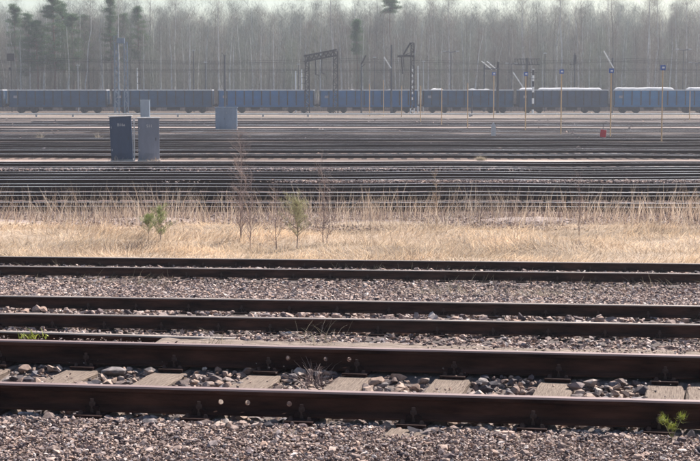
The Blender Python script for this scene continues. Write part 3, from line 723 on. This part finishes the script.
# red target, pale low marker, post between the cabinets
x, y = at(603, 139, -1.5); s_ = y/FPX
rt = empty('red_target', (x, y, -1.5), 'small dark red target plate on a thin dark rod', 'signal target')
mb = MB(); mb.tube((0, 0, 0), (0, 0, 15*s_), .02, n=6); mb.build('rod', M['dkmetal'], rt)
mb = MB(); mb.bbox((0, -.04, 5.5*s_), (6*s_, .03, 7.5*s_), .012, rot=Matrix.Rotation(.12, 4, 'Y')); mb.build('plate', M['red'], rt)
mb = MB(); mb.bbox((0, -.02, 5.5*s_), (6.6*s_, .02, 8.2*s_), .012, rot=Matrix.Rotation(.12, 4, 'Y')); mb.build('border', M['pale'], rt)
x, y = at(493.5, 137, -1.5); s_ = y/FPX
lm = MB(); a = 2.3*s_; lm.add([(-a, 0, 0), (a, 0, 0), (a, 0, 11*s_), (0, 0, 15*s_), (-a, 0, 11*s_), (-a, .12, 0), (a, .12, 0), (a, .12, 11*s_), (0, .12, 15*s_), (-a, .12, 11*s_)],
       [(0, 1, 2, 3, 4), (9, 8, 7, 6, 5), (0, 5, 6, 1), (1, 6, 7, 2), (2, 7, 8, 3), (3, 8, 9, 4), (4, 9, 5, 0)])
o = lm.build('track_marker', M['galv']); o.location = (x, y, -1.5); tag(o, 'low pale blue-grey marker with a pointed top among the far tracks', 'marker')
x, y = at(134.5, 161, -1.6)
o = MB(); o.tube((0, 0, 0), (0, 0, 2.0), .03, n=8); o.box((0, -.04, 1.9), (.10, .02, .22)); o = o.build('pale_post', M['pale']); o.location = (x, y, -1.6); tag(o, 'slim pale post standing in the gap between the two tall cabinets', 'post')

def lattice(root, x, y0, H, W, m, n=None, name='lattice_column', r=.035, z0=0):
    mb = MB(); W2 = W/2; n = n or max(3, int(H/W/1.1))
    for sx in (-1, 1):
        for sy in (-1, 1): mb.tube((x+sx*W2, y0+sy*W2, z0), (x+sx*W2*.8, y0+sy*W2*.8, z0+H), r, n=4)
    for k in range(n):
        a, b = z0+H*k/n, z0+H*(k+1)/n; s = 1 if k % 2 else -1
        for sy in (-1, 1): mb.tube((x-s*W2*.95, y0+sy*W2*.95, a), (x+s*W2*.95, y0+sy*W2*.95, b), r*.6, n=4)
        for sx in (-1, 1): mb.tube((x+sx*W2*.95, y0-s*W2*.95, a), (x+sx*W2*.95, y0+s*W2*.95, b), r*.6, n=4)
        mb.tube((x-W2*.95, y0-W2*.95, b), (x+W2*.95, y0-W2*.95, b), r*.5, n=4)
    return mb.build(name, m, root)
# blue-grey twin lattice tower before the first wagons
d = 203
def pt(px, py, d): return ad(px, py, d)
x, zt = pt(120.8, 42, d); tw = empty('lattice_tower', (x, d, -1.6), 'tall blue-grey twin lattice tower with a light blue head at the left', 'lattice tower')
lattice(tw, -.62, 0, zt+1.6-.3, .55, M['ltblue'], 14, 'lattice_column', .05); lattice(tw, .62, 0, zt+1.6, .5, M['ltblue'], 14, 'lattice_column', .045)
mb = MB(); 
for k in range(12): mb.tube((-.9, 0, .8+k*.85), (-.35, -.2, 1.2+k*.85), .05, n=4)
mb.tube((-.9, 0, 0), (-.9, 0, 10.5), .05, n=4); mb.tube((-.35, -.2, 0), (-.35, -.2, 10.5), .03, n=4); mb.build('ladder', M['ltblue'], tw)
mb = MB(); mb.bbox((0, 0, zt+1.6+.15), (1.0, .6, .7), .05); mb.build('head', M['ltblue'], tw)
# catenary gantry
d = 214+4
x0, z0 = pt(307.5, 56, 209); x1, z1 = pt(335.5, 51, 205)
ga = empty('catenary_gantry', ((x0+x1)/2, 207, -1.6), 'dark steel portal gantry with a lattice beam over the wagons left of centre', 'gantry')
cx = (x0+x1)/2
lattice(ga, x0-cx, 0, 8.0, .6, M['darkmast'], 13, 'column', .10); lattice(ga, x1-cx, -2, 8.4, .65, M['darkmast'], 13, 'column', .10)
mb = MB(); L0, L1 = Vector((x0-cx, 0, 7.1)), Vector((x1-cx, -2, 7.9))
for oz in (0, .75):
    for oy in (-.25, .25): mb.tube(L0+Vector((-.4, oy, oz)), L1+Vector((.2, oy, oz)), .14, n=4)
for k in range(12):
    p0 = L0.lerp(L1, k/12); p1 = L0.lerp(L1, (k+1)/12); s = k % 2
    for oy in (-.25, .25): mb.tube(p0+Vector((0, oy, .75*s)), p1+Vector((0, oy, .75*(1-s))), .11, n=4); mb.tube(p0+Vector((0, oy, 0)), p0+Vector((0, oy, .75)), .05, n=4)
mb.build('beam', M['darkmast'], ga)
for f in (.30, .52):
    q = L0.lerp(L1, f); mb = MB(); mb.tube(q, q+Vector((0, 0, -2.0)), .07, n=6); mb.tube(q+Vector((0, 0, -1.9)), q+Vector((.5, 0, -2.1)), .05, n=6); mb.build('hanger', M['darkmast'], ga)
# generic slim masts
def mast(name, px, pt_, d, r, m, label, cat='mast', pb=None, lamp=None, arm=None, bands=False, group=None, parts=None):
    x, zt = ad(px, pt_, d); root = empty(name, (x, d, -1.6), label, cat, group); H = zt+1.6
    mb = MB()
    if bands:
        k = 0; z = 0
        while z < H: mb.tube((0, 0, z), (0, 0, min(H, z+.75)), r, n=8, mi=k % 2); z += .75; k += 1
        mb.build('pole', [M['white'], M['darkmast']], root)
    else:
        mb.tube((0, 0, -.1), (0, 0, H), r, r*.75, 8); mb.build('pole', m, root)
    if lamp:
        for sx in lamp:
            q = MB(); q.tube((0, 0, H-.05), (sx*.9, 0, H+.08), .06, n=6); q.build('lamp_arm', m, root)
            q = MB(); q.bbox((sx*.95, -.05, H+.08), (.5, .25, .13), .05); q.build('lamp_head', M['lamp'], root)
    if arm:
        for (ax, az, bx, bz, rr_, mm_) in arm:
            q = MB(); q.tube((ax, -.15, H+az), (bx, -.15, H+bz), rr_, n=6); q.build('strut', M[mm_], root)
    return root, H
mast('lamp_post', 77.8, 66, 225, .07, M['lamp'], 'slim pale lamp post behind the leftmost wagon', 'lamp post', lamp=(.01,))
mast('lamp_post', 193.5, 51, 226, .09, M['mast'], 'tall grey lamp post behind the second navy wagon', 'lamp post', lamp=(.01,))
mast('lamp_post', 205.5, 63, 230, .07, M['mast'], 'shorter grey lamp post just left of the dark catenary mast', 'lamp post', lamp=(.01,))
mast('lamp_post', 298.5, 65, 232, .06, M['mast'], 'lamp post between the two white posts', 'lamp post', lamp=(.01,))
mast('lamp_post', 374.5, 58, 224, .06, M['mast'], 'grey lamp post left of the blue-grey strutted mast', 'lamp post', lamp=(.01,))
mast('lamp_post', 423.5, 62, 224, .06, M['lamp'], 'pale lamp post right of the lattice mast with bracket', 'lamp post', lamp=(.01,))
mast('lamp_post', 451, 52, 226, .07, M['mast'], 'lamp post with two opposite heads before the birches right of centre', 'lamp post', lamp=(-1, 1))
mast('lamp_post', 511.5, 64, 226, .07, M['mast'], 'lamp post with two heads between the dark mast and the beam mast', 'lamp post', lamp=(-.7, .7), arm=[(.2, -1.2, 1.7, -3.4, .09, 'white')])
mast('lamp_post', 545, 54, 226, .06, M['mast'], 'lamp post with one round head right of the beam mast', 'lamp post', lamp=(.01,))
mast('lamp_post', 683.5, 50, 226, .06, M['mast'], 'tall lamp post with two heads at the right', 'lamp post', lamp=(-1, 1))
mast('lamp_post', 697, 63, 218, .06, M['mast'], 'lamp post cut by the right edge with pale heads', 'lamp post', lamp=(-1, 1))
mast('white_post', 137.2, 68, 222, .10, M['white'], 'white post with small insulators right of the lattice tower', 'post', arm=[(0, -.4, .5, -.4, .05, 'darkmast'), (0, -1.3, .5, -1.3, .05, 'darkmast'), (0, -2.2, .4, -2.2, .05, 'darkmast')])
mast('white_post', 295.6, 71, 222, .10, M['white'], 'left white post of a pair beside the gantry', 'post')
mast('white_post', 301.6, 69.5, 222, .12, M['white'], 'right white post of a pair, with insulator arms', 'post', arm=[(0, -.4, .7, -.4, .05, 'darkmast'), (0, -1.2, .7, -1.2, .05, 'darkmast'), (0, -2, .7, -2, .05, 'darkmast')])
mast('white_post', 418, 66, 222, .10, M['white'], 'white post right of the lattice mast with bracket', 'post')
mast('striped_post', 533.2, 69, 204, .14, M['white'], 'white and dark banded post before the grey wagon', 'post', bands=True, arm=[(-.5, -.5, .5, -.5, .04, 'darkmast'), (-.5, -1.3, .5, -1.3, .04, 'darkmast')])
mast('catenary_mast', 224.6, 55, 206, .15, M['mast'], 'dark pole before the blue wagons above the wide cabinet', 'mast', arm=[(0, -.2, -.35, .3, .04, 'mast')])
mast('catenary_mast', 361.3, 63, 206, .11, M['mast'], 'grey mast with a short dark slanted arm right of the gantry', 'mast', arm=[(0, -.2, .6, 1.0, .10, 'darkmast'), (0, -.6, .5, -.1, .05, 'darkmast')])
mast('catenary_mast', 391.5, 45, 206, .13, M['mast'], 'blue-grey mast with a white diagonal strut left of the lattice mast', 'mast', arm=[(-1.0, -1.6, -.05, -3.1, .08, 'white')])
mast('catenary_mast', 498, 62, 204, .20, M['darkmast'], 'thick dark mast with pale slanted struts before the wagons', 'mast', arm=[(-2.2, .1, -.8, -1.0, .08, 'white'), (-1.5, .1, -.2, -1.0, .08, 'white'), (-1.8, -.9, .2, -.9, .10, 'mast')])
mast('catenary_mast', 484.5, 64, 228, .16, M['mast'], 'dark mast behind the wagons left of the thick dark mast', 'mast')
mast('catenary_mast', 472, 96, 190, .09, M['mast'], 'short dark pole before the wagons near the thin ochre pole', 'mast')
mast('catenary_mast', 612.6, 58, 204, .16, M['mast'], 'grey mast with a pale diagonal strut behind the ochre pole', 'mast', arm=[(-1.2, .9, .1, -1.3, .08, 'white')])
mast('catenary_mast', 575, 53, 228, .10, M['mast'], 'slim mast with a dark hanging box before the woods right of centre', 'mast', arm=[(0, -.3, 0, -1.7, .22, 'darkmast'), (-.8, -1.7, .9, -1.6, .05, 'darkmast')])
# signal at far left
r_, H_ = mast('signal_mast', 11, 58, 226, .08, M['darkmast'], 'dark signal mast with a square head at the far left', 'signal')
q = MB(); q.bbox((0, -.2, H_+.1), (1.1, .35, 1.1), .05); q.bbox((-.1, -.2, H_-1.6), (.4, .3, .45), .03); q.build('signal_head', M['darkmast'], r_)
# lattice mast with bracket
x, zt = pt(412.5, 43, 205); lmst = empty('lattice_mast', (x, 205, -1.6), 'dark lattice mast with a triangular top bracket right of centre', 'mast')
lattice(lmst, 0, 0, zt+1.6, .48, M['darkmast'], 18, 'lattice_column', .10)
H_ = zt+1.6; mb = MB()
mb.tube((-.3, 0, H_), (-1.2, 0, H_-1.55), .12, n=5); mb.tube((0, 0, H_), (-.4, 0, H_), .12, n=5); mb.tube((-2.0, 0, H_-1.75), (.2, 0, H_-1.7), .15, n=5); mb.tube((-1.2, 0, H_-1.7), (.1, 0, H_-1.1), .05, n=5)
mb.tube((-1.45, 0, H_-1.75), (-1.3, 0, H_-4.1), .10, n=5); mb.tube((-1.2, 0, H_-1.75), (-1.15, 0, H_-3.2), .06, n=5)
mb.build('bracket', M['darkmast'], lmst)
mb = MB()
for k in range(6): mb.bbox((0, -.33, H_-3.6-k*.75), (.16, .05, .34), .01)
mb.build('insulators', M['white'], lmst)
mb = MB(); mb.box((-.25, -.35, .55), (.14, .05, .7)); mb.box((.25, -.35, .55), (.14, .05, .7)); mb.box((0, -.35, .55), (.5, .05, .14)); mb.build('mast_mark', M['white'], lmst)
# beam mast
x, zt = pt(527, 58, 226); bmst = empty('beam_mast', (x, 226, -1.6), 'dark mast carrying a short horizontal lattice beam above the grey wagon', 'mast')
mb = MB(); mb.tube((0, 0, 0), (0, 0, zt+1.6), .15, n=6); mb.build('pole', M['darkmast'], bmst)
mb = MB(); h = zt+1.6
for oz in (-.15, -1.0): mb.tube((-1.8, 0, h+oz), (1.9, 0, h+oz), .07, n=4)
for k in range(9): mb.tube((-1.8+.4*k, 0, h-.15), (-1.6+.4*k, 0, h-1.0), .06, n=4)
mb.build('beam', M['darkmast'], bmst)
# overhead wires
WY = [(199, 5.6, 'lowest'), (199, 6.9, 'second lowest'), (206, 5.9, 'third'), (206, 7.3, 'fourth'), (221, 5.7, 'fifth'), (221, 7.1, 'sixth'), (236, 6.1, 'seventh'), (236, 7.6, 'topmost')]
zs = sorted(range(8), key=lambda i: (WY[i][1]-3.2)/WY[i][0])
for rank, i in enumerate(zs):
    yv, h, _ = WY[i]; mb = MB()
    n = 40; pts = [(-75+150*k/n, 0, -.35*math.sin((k % 10)/10*math.pi)*(1 if h > 6.5 else .15)) for k in range(n+1)]
    mb.path(pts, [.016]*(n+1), 4); o = mb.build('overhead_wire', M['darkmast']); o.location = (0, yv, h-1.4)
    tag(o, 'thin overhead wire before the woods, %s of eight counted from the lowest' % ordn[rank], 'overhead wire', 'overhead wires before the woods')

# low pale pipe along the far edge of the tracks
pp = empty('pipeline', (0, 186, -1.6), 'long low pale pipe on short posts in front of the blue wagons', 'pipe')
mb = MB(); mb.tube((-60, 0, .42), (60, 0, .42), .09, n=8); mb.build('pipe', M['pale'], pp)
for px in (36.5, 73, 178, 263, 308, 470): 
    x, _ = ad(px, 116, 186); mb = MB(); mb.box((x, 0, .18), (.22, .3, .40)); mb.build('support', M['concrete'], pp)

# ------------------------------------------------------------------ wagons
RIBM = mat('wagon_rib_dark', (.02, .03, .045), .8, 0, .5, 2)  # ribs darker than the wagon panels
def wagon_proto(cm, name_c):
    root = empty('open_wagon', (0, 0, 0), 'x', 'wagon')
    L, W = 13.15, 2.85; z0, z1 = 1.02, 3.04
    b = MB()
    for s in (-1, 1): b.box((0, s*W/2, (z0+z1)/2), (L, .05, z1-z0))
    for s in (-1, 1): b.box((s*L/2, 0, (z0+z1)/2), (.06, W-.05, z1-z0))
    b.box((0, 0, z0+.05), (L-.1, W-.1, .1))
    for s in (-1, 1):
        n = 11
        for k in range(n+1):
            u = -L/2+L*k/n; b.box((u, s*(W/2+.08), (z0+z1)/2-.02), (.15, .12, z1-z0-.08), 1)
        for k in range(4): b.box((s*(L/2+.06), -W/2+W*(k+.5)/4, (z0+z1)/2), (.07, .12, z1-z0-.1))
        b.box((0, s*(W/2+.03), z0-.08), (L, .10, .24))
    parts = [b.build('body', [cm, RIBM], root)]
    t_ = MB()
    for s in (-1, 1): t_.box((0, s*W/2, z1+.075), (L+.14, .17, .15)); t_.box((s*L/2, 0, z1+.077), (.14, W-.18, .14))
    parts.append(t_.build('top_rail', M['wagtop'], root))
    for u in (-L*.25, L*.25):
        dd = MB(); s = -1
        for h in (-1, 1):
            dd.box((u+h*.45, s*(W/2+.045), (z0+z1)/2-.1), (.86, .03, z1-z0-.55)); dd.box((u+h*.45, s*(W/2+.075), (z0+z1)/2-.1), (.08, .03, z1-z0-.6))
        parts.append(dd.build('side_door', cm, root))
    uf = MB()
    for s in (-1, 1): uf.box((0, s*.55, .88), (L-.2, .15, .26))
    uf.box((-1.6, 0, .62), (1.2, .5, .4)); uf.tube((.5, -.4, .6), (2.2, -.4, .6), .22, n=8); uf.box((0, -1.35, .80), (L*.55, .08, .14))
    parts.append(uf.build('underframe', M['under'], root))
    for s in (-1, 1):
        for t2 in (-1, 1):
            q = MB(); q.tube((s*L/2, t2*.87, 1.04), (s*(L/2+.50), t2*.87, 1.04), .09, n=8); q.tube((s*(L/2+.47), t2*.87, 1.04), (s*(L/2+.55), t2*.87, 1.04), .23, n=12)
            parts.append(q.build('buffer', M['under'], root))
    bog = []
    for s in (-1, 1):
        bg_ = MB()
        for t2 in (-1, 1):
            bg_.box((s*4.3, t2*.98, .60), (2.3, .16, .26)); bg_.box((s*4.3, t2*1.0, .52), (.7, .2, .4))
            for a in (-.9, .9): bg_.box((s*4.3+a, t2*1.02, .48), (.34, .22, .40))
        bg_.box((s*4.3, 0, .66), (.5, 2.0, .3)); bo = bg_.build('bogie', M['under'], root)
        ws = []
        for a in (-.9, .9):
            wq = MB(); 
            for t2 in (-1, 1):
                wq.tube((s*4.3+a, t2*.74-.065, .46), (s*4.3+a, t2*.74+.065, .46), .46, n=20)
            wq.tube((s*4.3+a, -.7, .46), (s*4.3+a, .7, .46), .08, n=8); ws.append(wq.build('wheelset', M['wheel'], bo))
        KIDS[bo.name] = ws; parts.append(bo)
    KIDS[root.name] = parts
    pl = MB(); pl.box((-L/2+.9, -W/2-.115, 2.2), (.55, .02, .34)); parts.append(pl.build('number_plate', M['faded'], root))
    la = MB()
    for k in range(4): la.tube((L/2+.12, -1.1, 1.2+.4*k), (L/2+.12, -.7, 1.2+.4*k), .02, n=5)
    for v in (-1.1, -.7): la.tube((L/2+.12, v, .9), (L/2+.12, v, 3.0), .02, n=5)
    parts.append(la.build('ladder', M['pale'], root))
    return root
M['wagtop'] = mat('wagon_rim', (.72, .72, .74), .5, .2, .3, 2); M['under'] = mat('underframe_grime', (.035, .03, .035), .85, 0, .4, 3)
M['wheel'] = mat('wheel_steel', (.06, .05, .05), .6, .3, .3, 5); M['faded'] = mat('faded_lettering', (.30, .30, .34), .8, 0, .5, 6)
def wcol(n, c, c2): return mat(n, c, .65, 0, .3, .55, (1, 1, 1.6), c2=c2, spec=.3)
wm = [wcol('wagon_navy', (.002, .060, .150), (.002, .038, .09)), wcol('wagon_blue', (.002, .115, .31), (.002, .08, .20)),
      wcol('wagon_greyblue', (.006, .072, .17), (.012, .04, .08)), wcol('wagon_grey', (.018, .055, .12), (.018, .038, .075)), wcol('wagon_brightblue', (.005, .145, .33), (.005, .10, .24))]
prot = {}
GAPS = [(-197, -95, 0, 'navy open wagon left outside the photo'), (-95, 8, 0, 'navy open wagon cut off by the left edge'),
        (8, 111, 0, 'dark navy open wagon left of the twin lattice tower'),
        (111, 216, 0, 'navy open wagon between the lattice tower and the wide cabinet'),
        (216, 317, 1, 'mid blue open wagon left of the gantry gap'),
        (317, 420, 1, 'mid blue open wagon behind the dark arm mast and ochre poles'),
        (420, 515, 2, 'faded grey-blue open wagon behind the pair of thin ochre poles'),
        (515, 609, 3, 'grey open wagon with pale load behind the banded post'),
        (609, 713, 4, 'bright blue open wagon with pale load at the right edge'), (713, 815, 4, 'bright blue open wagon right outside the photo')]
WAG = []
for a, b, ci, lab in GAPS:
    xa, _ = ad(a, 100, 212); xb, _ = ad(b, 100, 212)
    if ci not in prot: prot[ci] = o = wagon_proto(wm[ci], ci)
    else: o = copy_tree(prot[ci])
    o.location = ((xa+xb)/2, 212, -1.40); o.scale = ((xb-xa)/14.05, 1, 1); tag(o, lab, 'wagon', 'open wagons in a row before the woods'); WAG.append(o)
# pale heaped loads
M['load'] = mat('pale_load', (.52, .52, .53), .9, 0, .12, 2)
def load(px0, px1, h, label, seed, base=3.02, lump=.25, flat=.8):
    rg = np.random.default_rng(seed); xa, _ = ad(px0, 95, 212); xb, _ = ad(px1, 95, 212); n, m = 60, 12
    L = xb-xa; us = np.linspace(0, 1, n); vs_ = np.linspace(-1, 1, m); V = []
    ph = rg.uniform(0, 6.28, 6)
    for u in us:
        e = min(1, min(u, 1-u)*L/.5)**.5
        for v in vs_:
            z = h*e*(1-abs(v)**6)*(1+lump*(math.sin(u*L*1.1+ph[0])*.5+math.sin(u*L*2.7+ph[1]+v)*.3+math.sin(u*L*6+ph[2])*.15))
            V.append((xa+u*L, 212+v*1.33, -1.4+base-.12+max(0, z)))
    idx = np.arange(n*m).reshape(n, m); Fc = np.stack([idx[:-1, :-1], idx[1:, :-1], idx[1:, 1:], idx[:-1, 1:]], -1).reshape(-1, 4)
    V = np.array(V)
    # close it with a bottom
    Vb = V.copy(); Vb[:, 2] = -1.4+base-.35; V2 = np.concatenate([V, Vb]); N = n*m
    ring = list(idx[0, :])+list(idx[1:, -1])+list(idx[-1, :-1][::-1])+list(idx[1:-1, 0][::-1])
    side = np.array([[ring[k], ring[(k+1) % len(ring)], ring[(k+1) % len(ring)]+N, ring[k]+N] for k in range(len(ring))])
    o = npmesh('wagon_load', V2, np.concatenate([Fc, side, Fc[:, ::-1]+N]), M['load'], smooth=True); tag(o, label, 'load', 'pale loads in the wagons')
load(537, 602, .52, 'long smooth white load heaped in the grey wagon', 1, lump=.08)
load(518, 534, .5, 'short white load at the left end of the grey wagon', 5, lump=.1)
load(614, 674, .58, 'white load heaped along the bright blue wagon, left part', 2, lump=.1)
load(686, 708, .58, 'white load at the right edge of the frame', 3, lump=.1)
load(424, 508, .25, 'low uneven white load in the faded grey-blue wagon', 4, lump=.9)
load(322, 410, .18, 'thin white layer on top of the mid blue wagon right of the gantry', 6, lump=.9)
# dead grass tussocks between the rails before the wagons
def far_tussocks():
    n = 14000; x = RNG.uniform(-52, 52, n); y = RNG.uniform(188, 209.5, n)
    k = (field(x*.35, y*.3)+RNG.normal(0, .4, n)) > .2; x, y = x[k], y[k]; n = len(x); z = np.full(n, -1.62)
    V, Fc = blades(np.stack([x, y, z], 1), RNG.uniform(.15, .5, n), RNG.uniform(.03, .07, n), RNG.uniform(0, 6.28, n), RNG.uniform(.1, 1.2, n), RNG.uniform(0, .5, n))
    tag(npmesh('dead_grass', V, Fc, M['grass']), kind='stuff')
far_tussocks()
# scattered pale rubble between the far tracks
n = 420; x = RNG.uniform(-45, 45, n); y = 75+95*RNG.uniform(0, 1, n)**.7; V, Fc = stones(np.stack([x, y, np.full(n, -1.42)], 1), .03+.10*RNG.uniform(0, 1, n)**3, 1)
tag(npmesh('rubble', V, Fc, M['gravel']), kind='stuff')
for i, (px, py, pr, lb) in enumerate([(211, 129, 0, ''), (650, 160, 0, '')]): pass

# ------------------------------------------------------------------ woods
def tri_mesh(name, V, Fc, m): return npmesh(name, V, Fc, m)
def bare_tree(H, seed, twigs=1500, crown=(.35, 1.0), Wc=1.9):
    rg = np.random.default_rng(seed)
    tr = MB(); n = 7; lean = rg.normal(0, .25, 2)
    pts = [(lean[0]*(k/n)**2*2+rg.normal(0, .06), lean[1]*(k/n)**2+rg.normal(0, .06), H*k/n) for k in range(n+1)]
    r0 = .075+H*.0052
    tr.path(pts, [r0*(1-.9*k/n)+.012 for k in range(n+1)], 6)
    P3 = np.array(pts)
    def stem(f):
        f = np.clip(f, 0, .999)*n; k = f.astype(int); w_ = (f-k)[:, None]; return P3[k]*(1-w_)+P3[k+1]*w_
    nl = 64; f = rg.uniform(crown[0]*.8, .97, nl); S = stem(f); az = rg.uniform(0, 6.28, nl); L = Wc*1.5*np.sqrt(np.clip(1.12-f, .02, 1))*rg.uniform(.6, 1.3, nl)+.3
    D = np.stack([np.cos(az)*.8, np.sin(az)*.8, np.full(nl, .6)], 1); E = S+D*L[:, None]
    V0, F0 = blades(S, np.linalg.norm(E-S, axis=1), np.full(nl, .04), az, np.full(nl, .93), np.full(nl, .0), seg=2, rng=rg)
    # twigs
    k = rg.integers(0, nl, twigs); g = rg.uniform(.25, 1, twigs)[:, None]; Q = S[k]*(1-g)+E[k]*g+rg.normal(0, 1, (twigs, 3))*np.array([.38, .38, .5])
    lean_ = rg.uniform(.2, 2.2, twigs); La = rg.uniform(.4, 1.2, twigs)
    V1, F1 = blades(Q, La, rg.uniform(.012, .026, twigs), rg.uniform(0, 6.28, twigs), lean_, rg.uniform(-.2, .6, twigs), seg=2, rng=rg)
    return tr, np.concatenate([V0, V1]), np.concatenate([F0, F1+len(V0)])
KINDS = []
for i in range(9):
    H = [17.5, 16, 18.5, 15, 17, 13.5, 19, 16.5, 14.5][i]
    tr, V, Fc = bare_tree(H, 100+i, 3000, (.16, 1), [1.7, 1.5, 1.9, 1.4, 2.0, 1.3, 1.6, 2.2, 1.5][i])
    bk = [M['bark'], M['bark'], M['bark2'], M['bark'], M['bark2'], M['bark'], M['bark'], M['bark2'], M['bark']][i]
    tm = tr.mesh('trunk', [bk]); co = npmesh('crown', V, Fc, M[['birchtwig', 'birchtwig2', 'browntwig'][[0, 2, 2, 0, 2, 1, 2, 0, 2][i]]]); cm_ = co.data; bpy.data.objects.remove(co)
    KINDS.append((tm, cm_, H, (np.array([v.co[:] for v in tm.vertices]), [tuple(p.vertices) for p in tm.polygons], V, Fc)))
rg = random.Random(77)
# 270 individual trees in the front rows
nt_ = 0
lab = {0: 'pale-trunked bare birch in the front rows of the woods behind the wagons', 1: 'grey-trunked bare tree in the front rows of the woods behind the wagons'}
rows = [(244, 56), (250, 56), (257, 54), (265, 54), (274, 50)]
for ry, cnt in rows:
    span = ry*.245
    for k in range(cnt):
        i = rg.randrange(9); tm, cmesh, H, _ = KINDS[i]; s = rg.uniform(.74, 1.05)*(ry/262)*(1+.06*math.sin(k*.35+ry))
        x = -span+2*span*(k+rg.uniform(.1, .9))/cnt; y = ry+rg.uniform(-3, 3); gk = 1 if i in (2, 4, 7) else 0
        o = empty('birch_tree' if gk == 0 else 'bare_tree', (x, y, -1.7), lab[gk], 'tree', ['front row birches of the woods', 'front row grey bare trees of the woods'][gk], rg.uniform(0, 6.28)); o.scale = (s, s, s)
        mobj('trunk', tm, o); mobj('crown', cmesh, o); nt_ += 1
# the mass behind: one stuff object
VV, FF, off = [], [], 0; TV, TF, toff = [], [], 0
for k in range(1300):
    i = rg.randrange(9); _, _, H, (tv, tf, V, Fc) = KINDS[i]; s = rg.uniform(.92, 1.14)*(1+.05*math.sin(k*2.1)); a = rg.uniform(0, 6.28)
    y = rg.uniform(282, 372); x = rg.uniform(-.25*y, .25*y); R_ = np.array([[math.cos(a), -math.sin(a), 0], [math.sin(a), math.cos(a), 0], [0, 0, 1]])*s
    VV.append(V@R_.T+[x, y, -1.7]); FF.append(Fc+off); off += len(V)
tag(npmesh('far_woods', np.concatenate(VV), np.concatenate(FF), M['birchtwig']), kind='stuff')
mb = MB()
for k in range(600):
    y = rg.uniform(280, 372); x = rg.uniform(-.26*y, .26*y); l = rg.uniform(-.8, .8); mb.tube((x, y, -1.7), (x+l, y, rg.uniform(11, 16)), rg.uniform(.08, .16), .03, 5)
tag(mb.build('far_woods_trunks', M['bark']), kind='stuff')
# undergrowth
n = 90000; x = RNG.uniform(-72, 72, n); y = RNG.uniform(232, 282, n)
V, Fc = blades(np.stack([x, y, np.full(n, -1.65)], 1), RNG.uniform(1.0, 4.2, n)*(.75+.25*np.sin(x*.5)), RNG.uniform(.02, .045, n), RNG.uniform(0, 6.28, n), RNG.uniform(.0, .6, n), RNG.uniform(-.1, .4, n))
tag(npmesh('undergrowth', V, Fc, M['brush']), kind='stuff')
# pines
def pine_tree(px, top, d, wpx, label, crown0=.45, seed=0, dens=1.0, conic=.5):
    rg = random.Random(seed); rng = np.random.default_rng(seed); x, zt = ad(px, top, d); H = zt+1.7; Wd = wpx/FPX*d/2
    root = empty('pine_tree', (x, d, -1.7), label, 'pine tree')
    tr = MB(); tr.path([(0, 0, 0), (.15, 0, H*.4), (-.05, .1, H*.75), (0, 0, H)], [.22, .17, .10, .03], 7)
    P = []
    nb = int(60*dens)
    for k in range(nb):
        f = crown0+(1-crown0)*rg.random()**.9; a = rg.uniform(0, 6.28); g = (f-crown0)/(1-crown0)
        L = Wd*((1-g)**conic*rg.uniform(.45, 1.1)+.1)*(.6+.4*min(1, g*4)); s = Vector((0, 0, H*f)); e = s+Vector((math.cos(a)*L, math.sin(a)*L, L*rg.uniform(-.05, .35)))
        tr.path([s, e], [.05, .02], 4)
        for j in range(7): P.append(tuple(s.lerp(e, .3+.7*j/6)))
    P += [(0, 0, H*(.9+.1*j/8)) for j in range(9)]
    tr.build('trunk', M['pinebark'], root)
    P = np.repeat(np.array(P), 40, 0); P += rng.normal(0, 1, P.shape)*np.array([.27, .27, .13]); n = len(P)
    V, Fc = blades(P, rng.uniform(.10, .26, n), rng.uniform(.03, .06, n), rng.uniform(0, 6.28, n), rng.uniform(.1, 1.5, n), rng.uniform(0, .3, n), rng=rng)
    npmesh('crown', V, Fc, M['pine'], root)
pine_tree(53, -3, 246, 40, 'large dark pine rising to the top of the frame at the left', .35, 1, 1.8)
pine_tree(36, 22, 243, 34, 'broad low pine crown left of the large dark pine', .5, 2, 1.3)
pine_tree(14, 4, 256, 24, 'slender pine near the left edge', .5, 3)
pine_tree(72, 14, 250, 30, 'mid green pine touching the right side of the large dark pine', .4, 4, 1.2)
pine_tree(28, 12, 252, 30, 'green pine filling the gap between the slender pine and the broad low crown', .35, 21, 1.5)
pine_tree(62, 4, 256, 32, 'green pine just behind the large dark pine', .35, 22, 1.7)
pine_tree(84, 16, 258, 26, 'lower green pine at the right end of the left pine clump', .4, 23, 1.4)
pine_tree(124, 14, 256, 24, 'soft green pine between the two pines above the lattice tower', .45, 24, 1.2)
pine_tree(110, 0, 248, 26, 'tall narrow pine above the lattice tower', .45, 5, 1.2)
pine_tree(138, 8, 252, 24, 'pine right of the narrow pine above the lattice tower', .5, 6)
pine_tree(357, 20, 246, 14, 'single small dark pine between birches right of the gantry', .62, 8)
pine_tree(390, -3, 262, 24, 'lone dark pine crown standing out at the top right of centre', .86, 9, .6)

# ------------------------------------------------------------------ haze: one closed box of even air
hz = MB(); hz.box((0, 430, 10.5), (1900, 980, 26.5)); 
hm = bpy.data.materials.new('haze_air'); hm.use_nodes = True; t = hm.node_tree; t.nodes.clear()
out = t.nodes.new('ShaderNodeOutputMaterial'); pv = t.nodes.new('ShaderNodeVolumePrincipled')
pv.inputs['Color'].default_value = (.84, .90, 1, 1); pv.inputs['Density'].default_value = .00042; pv.inputs['Anisotropy'].default_value = .3
t.links.new(pv.outputs[0], out.inputs['Volume'])
ho = hz.build('haze', hm); tag(ho, kind='stuff')
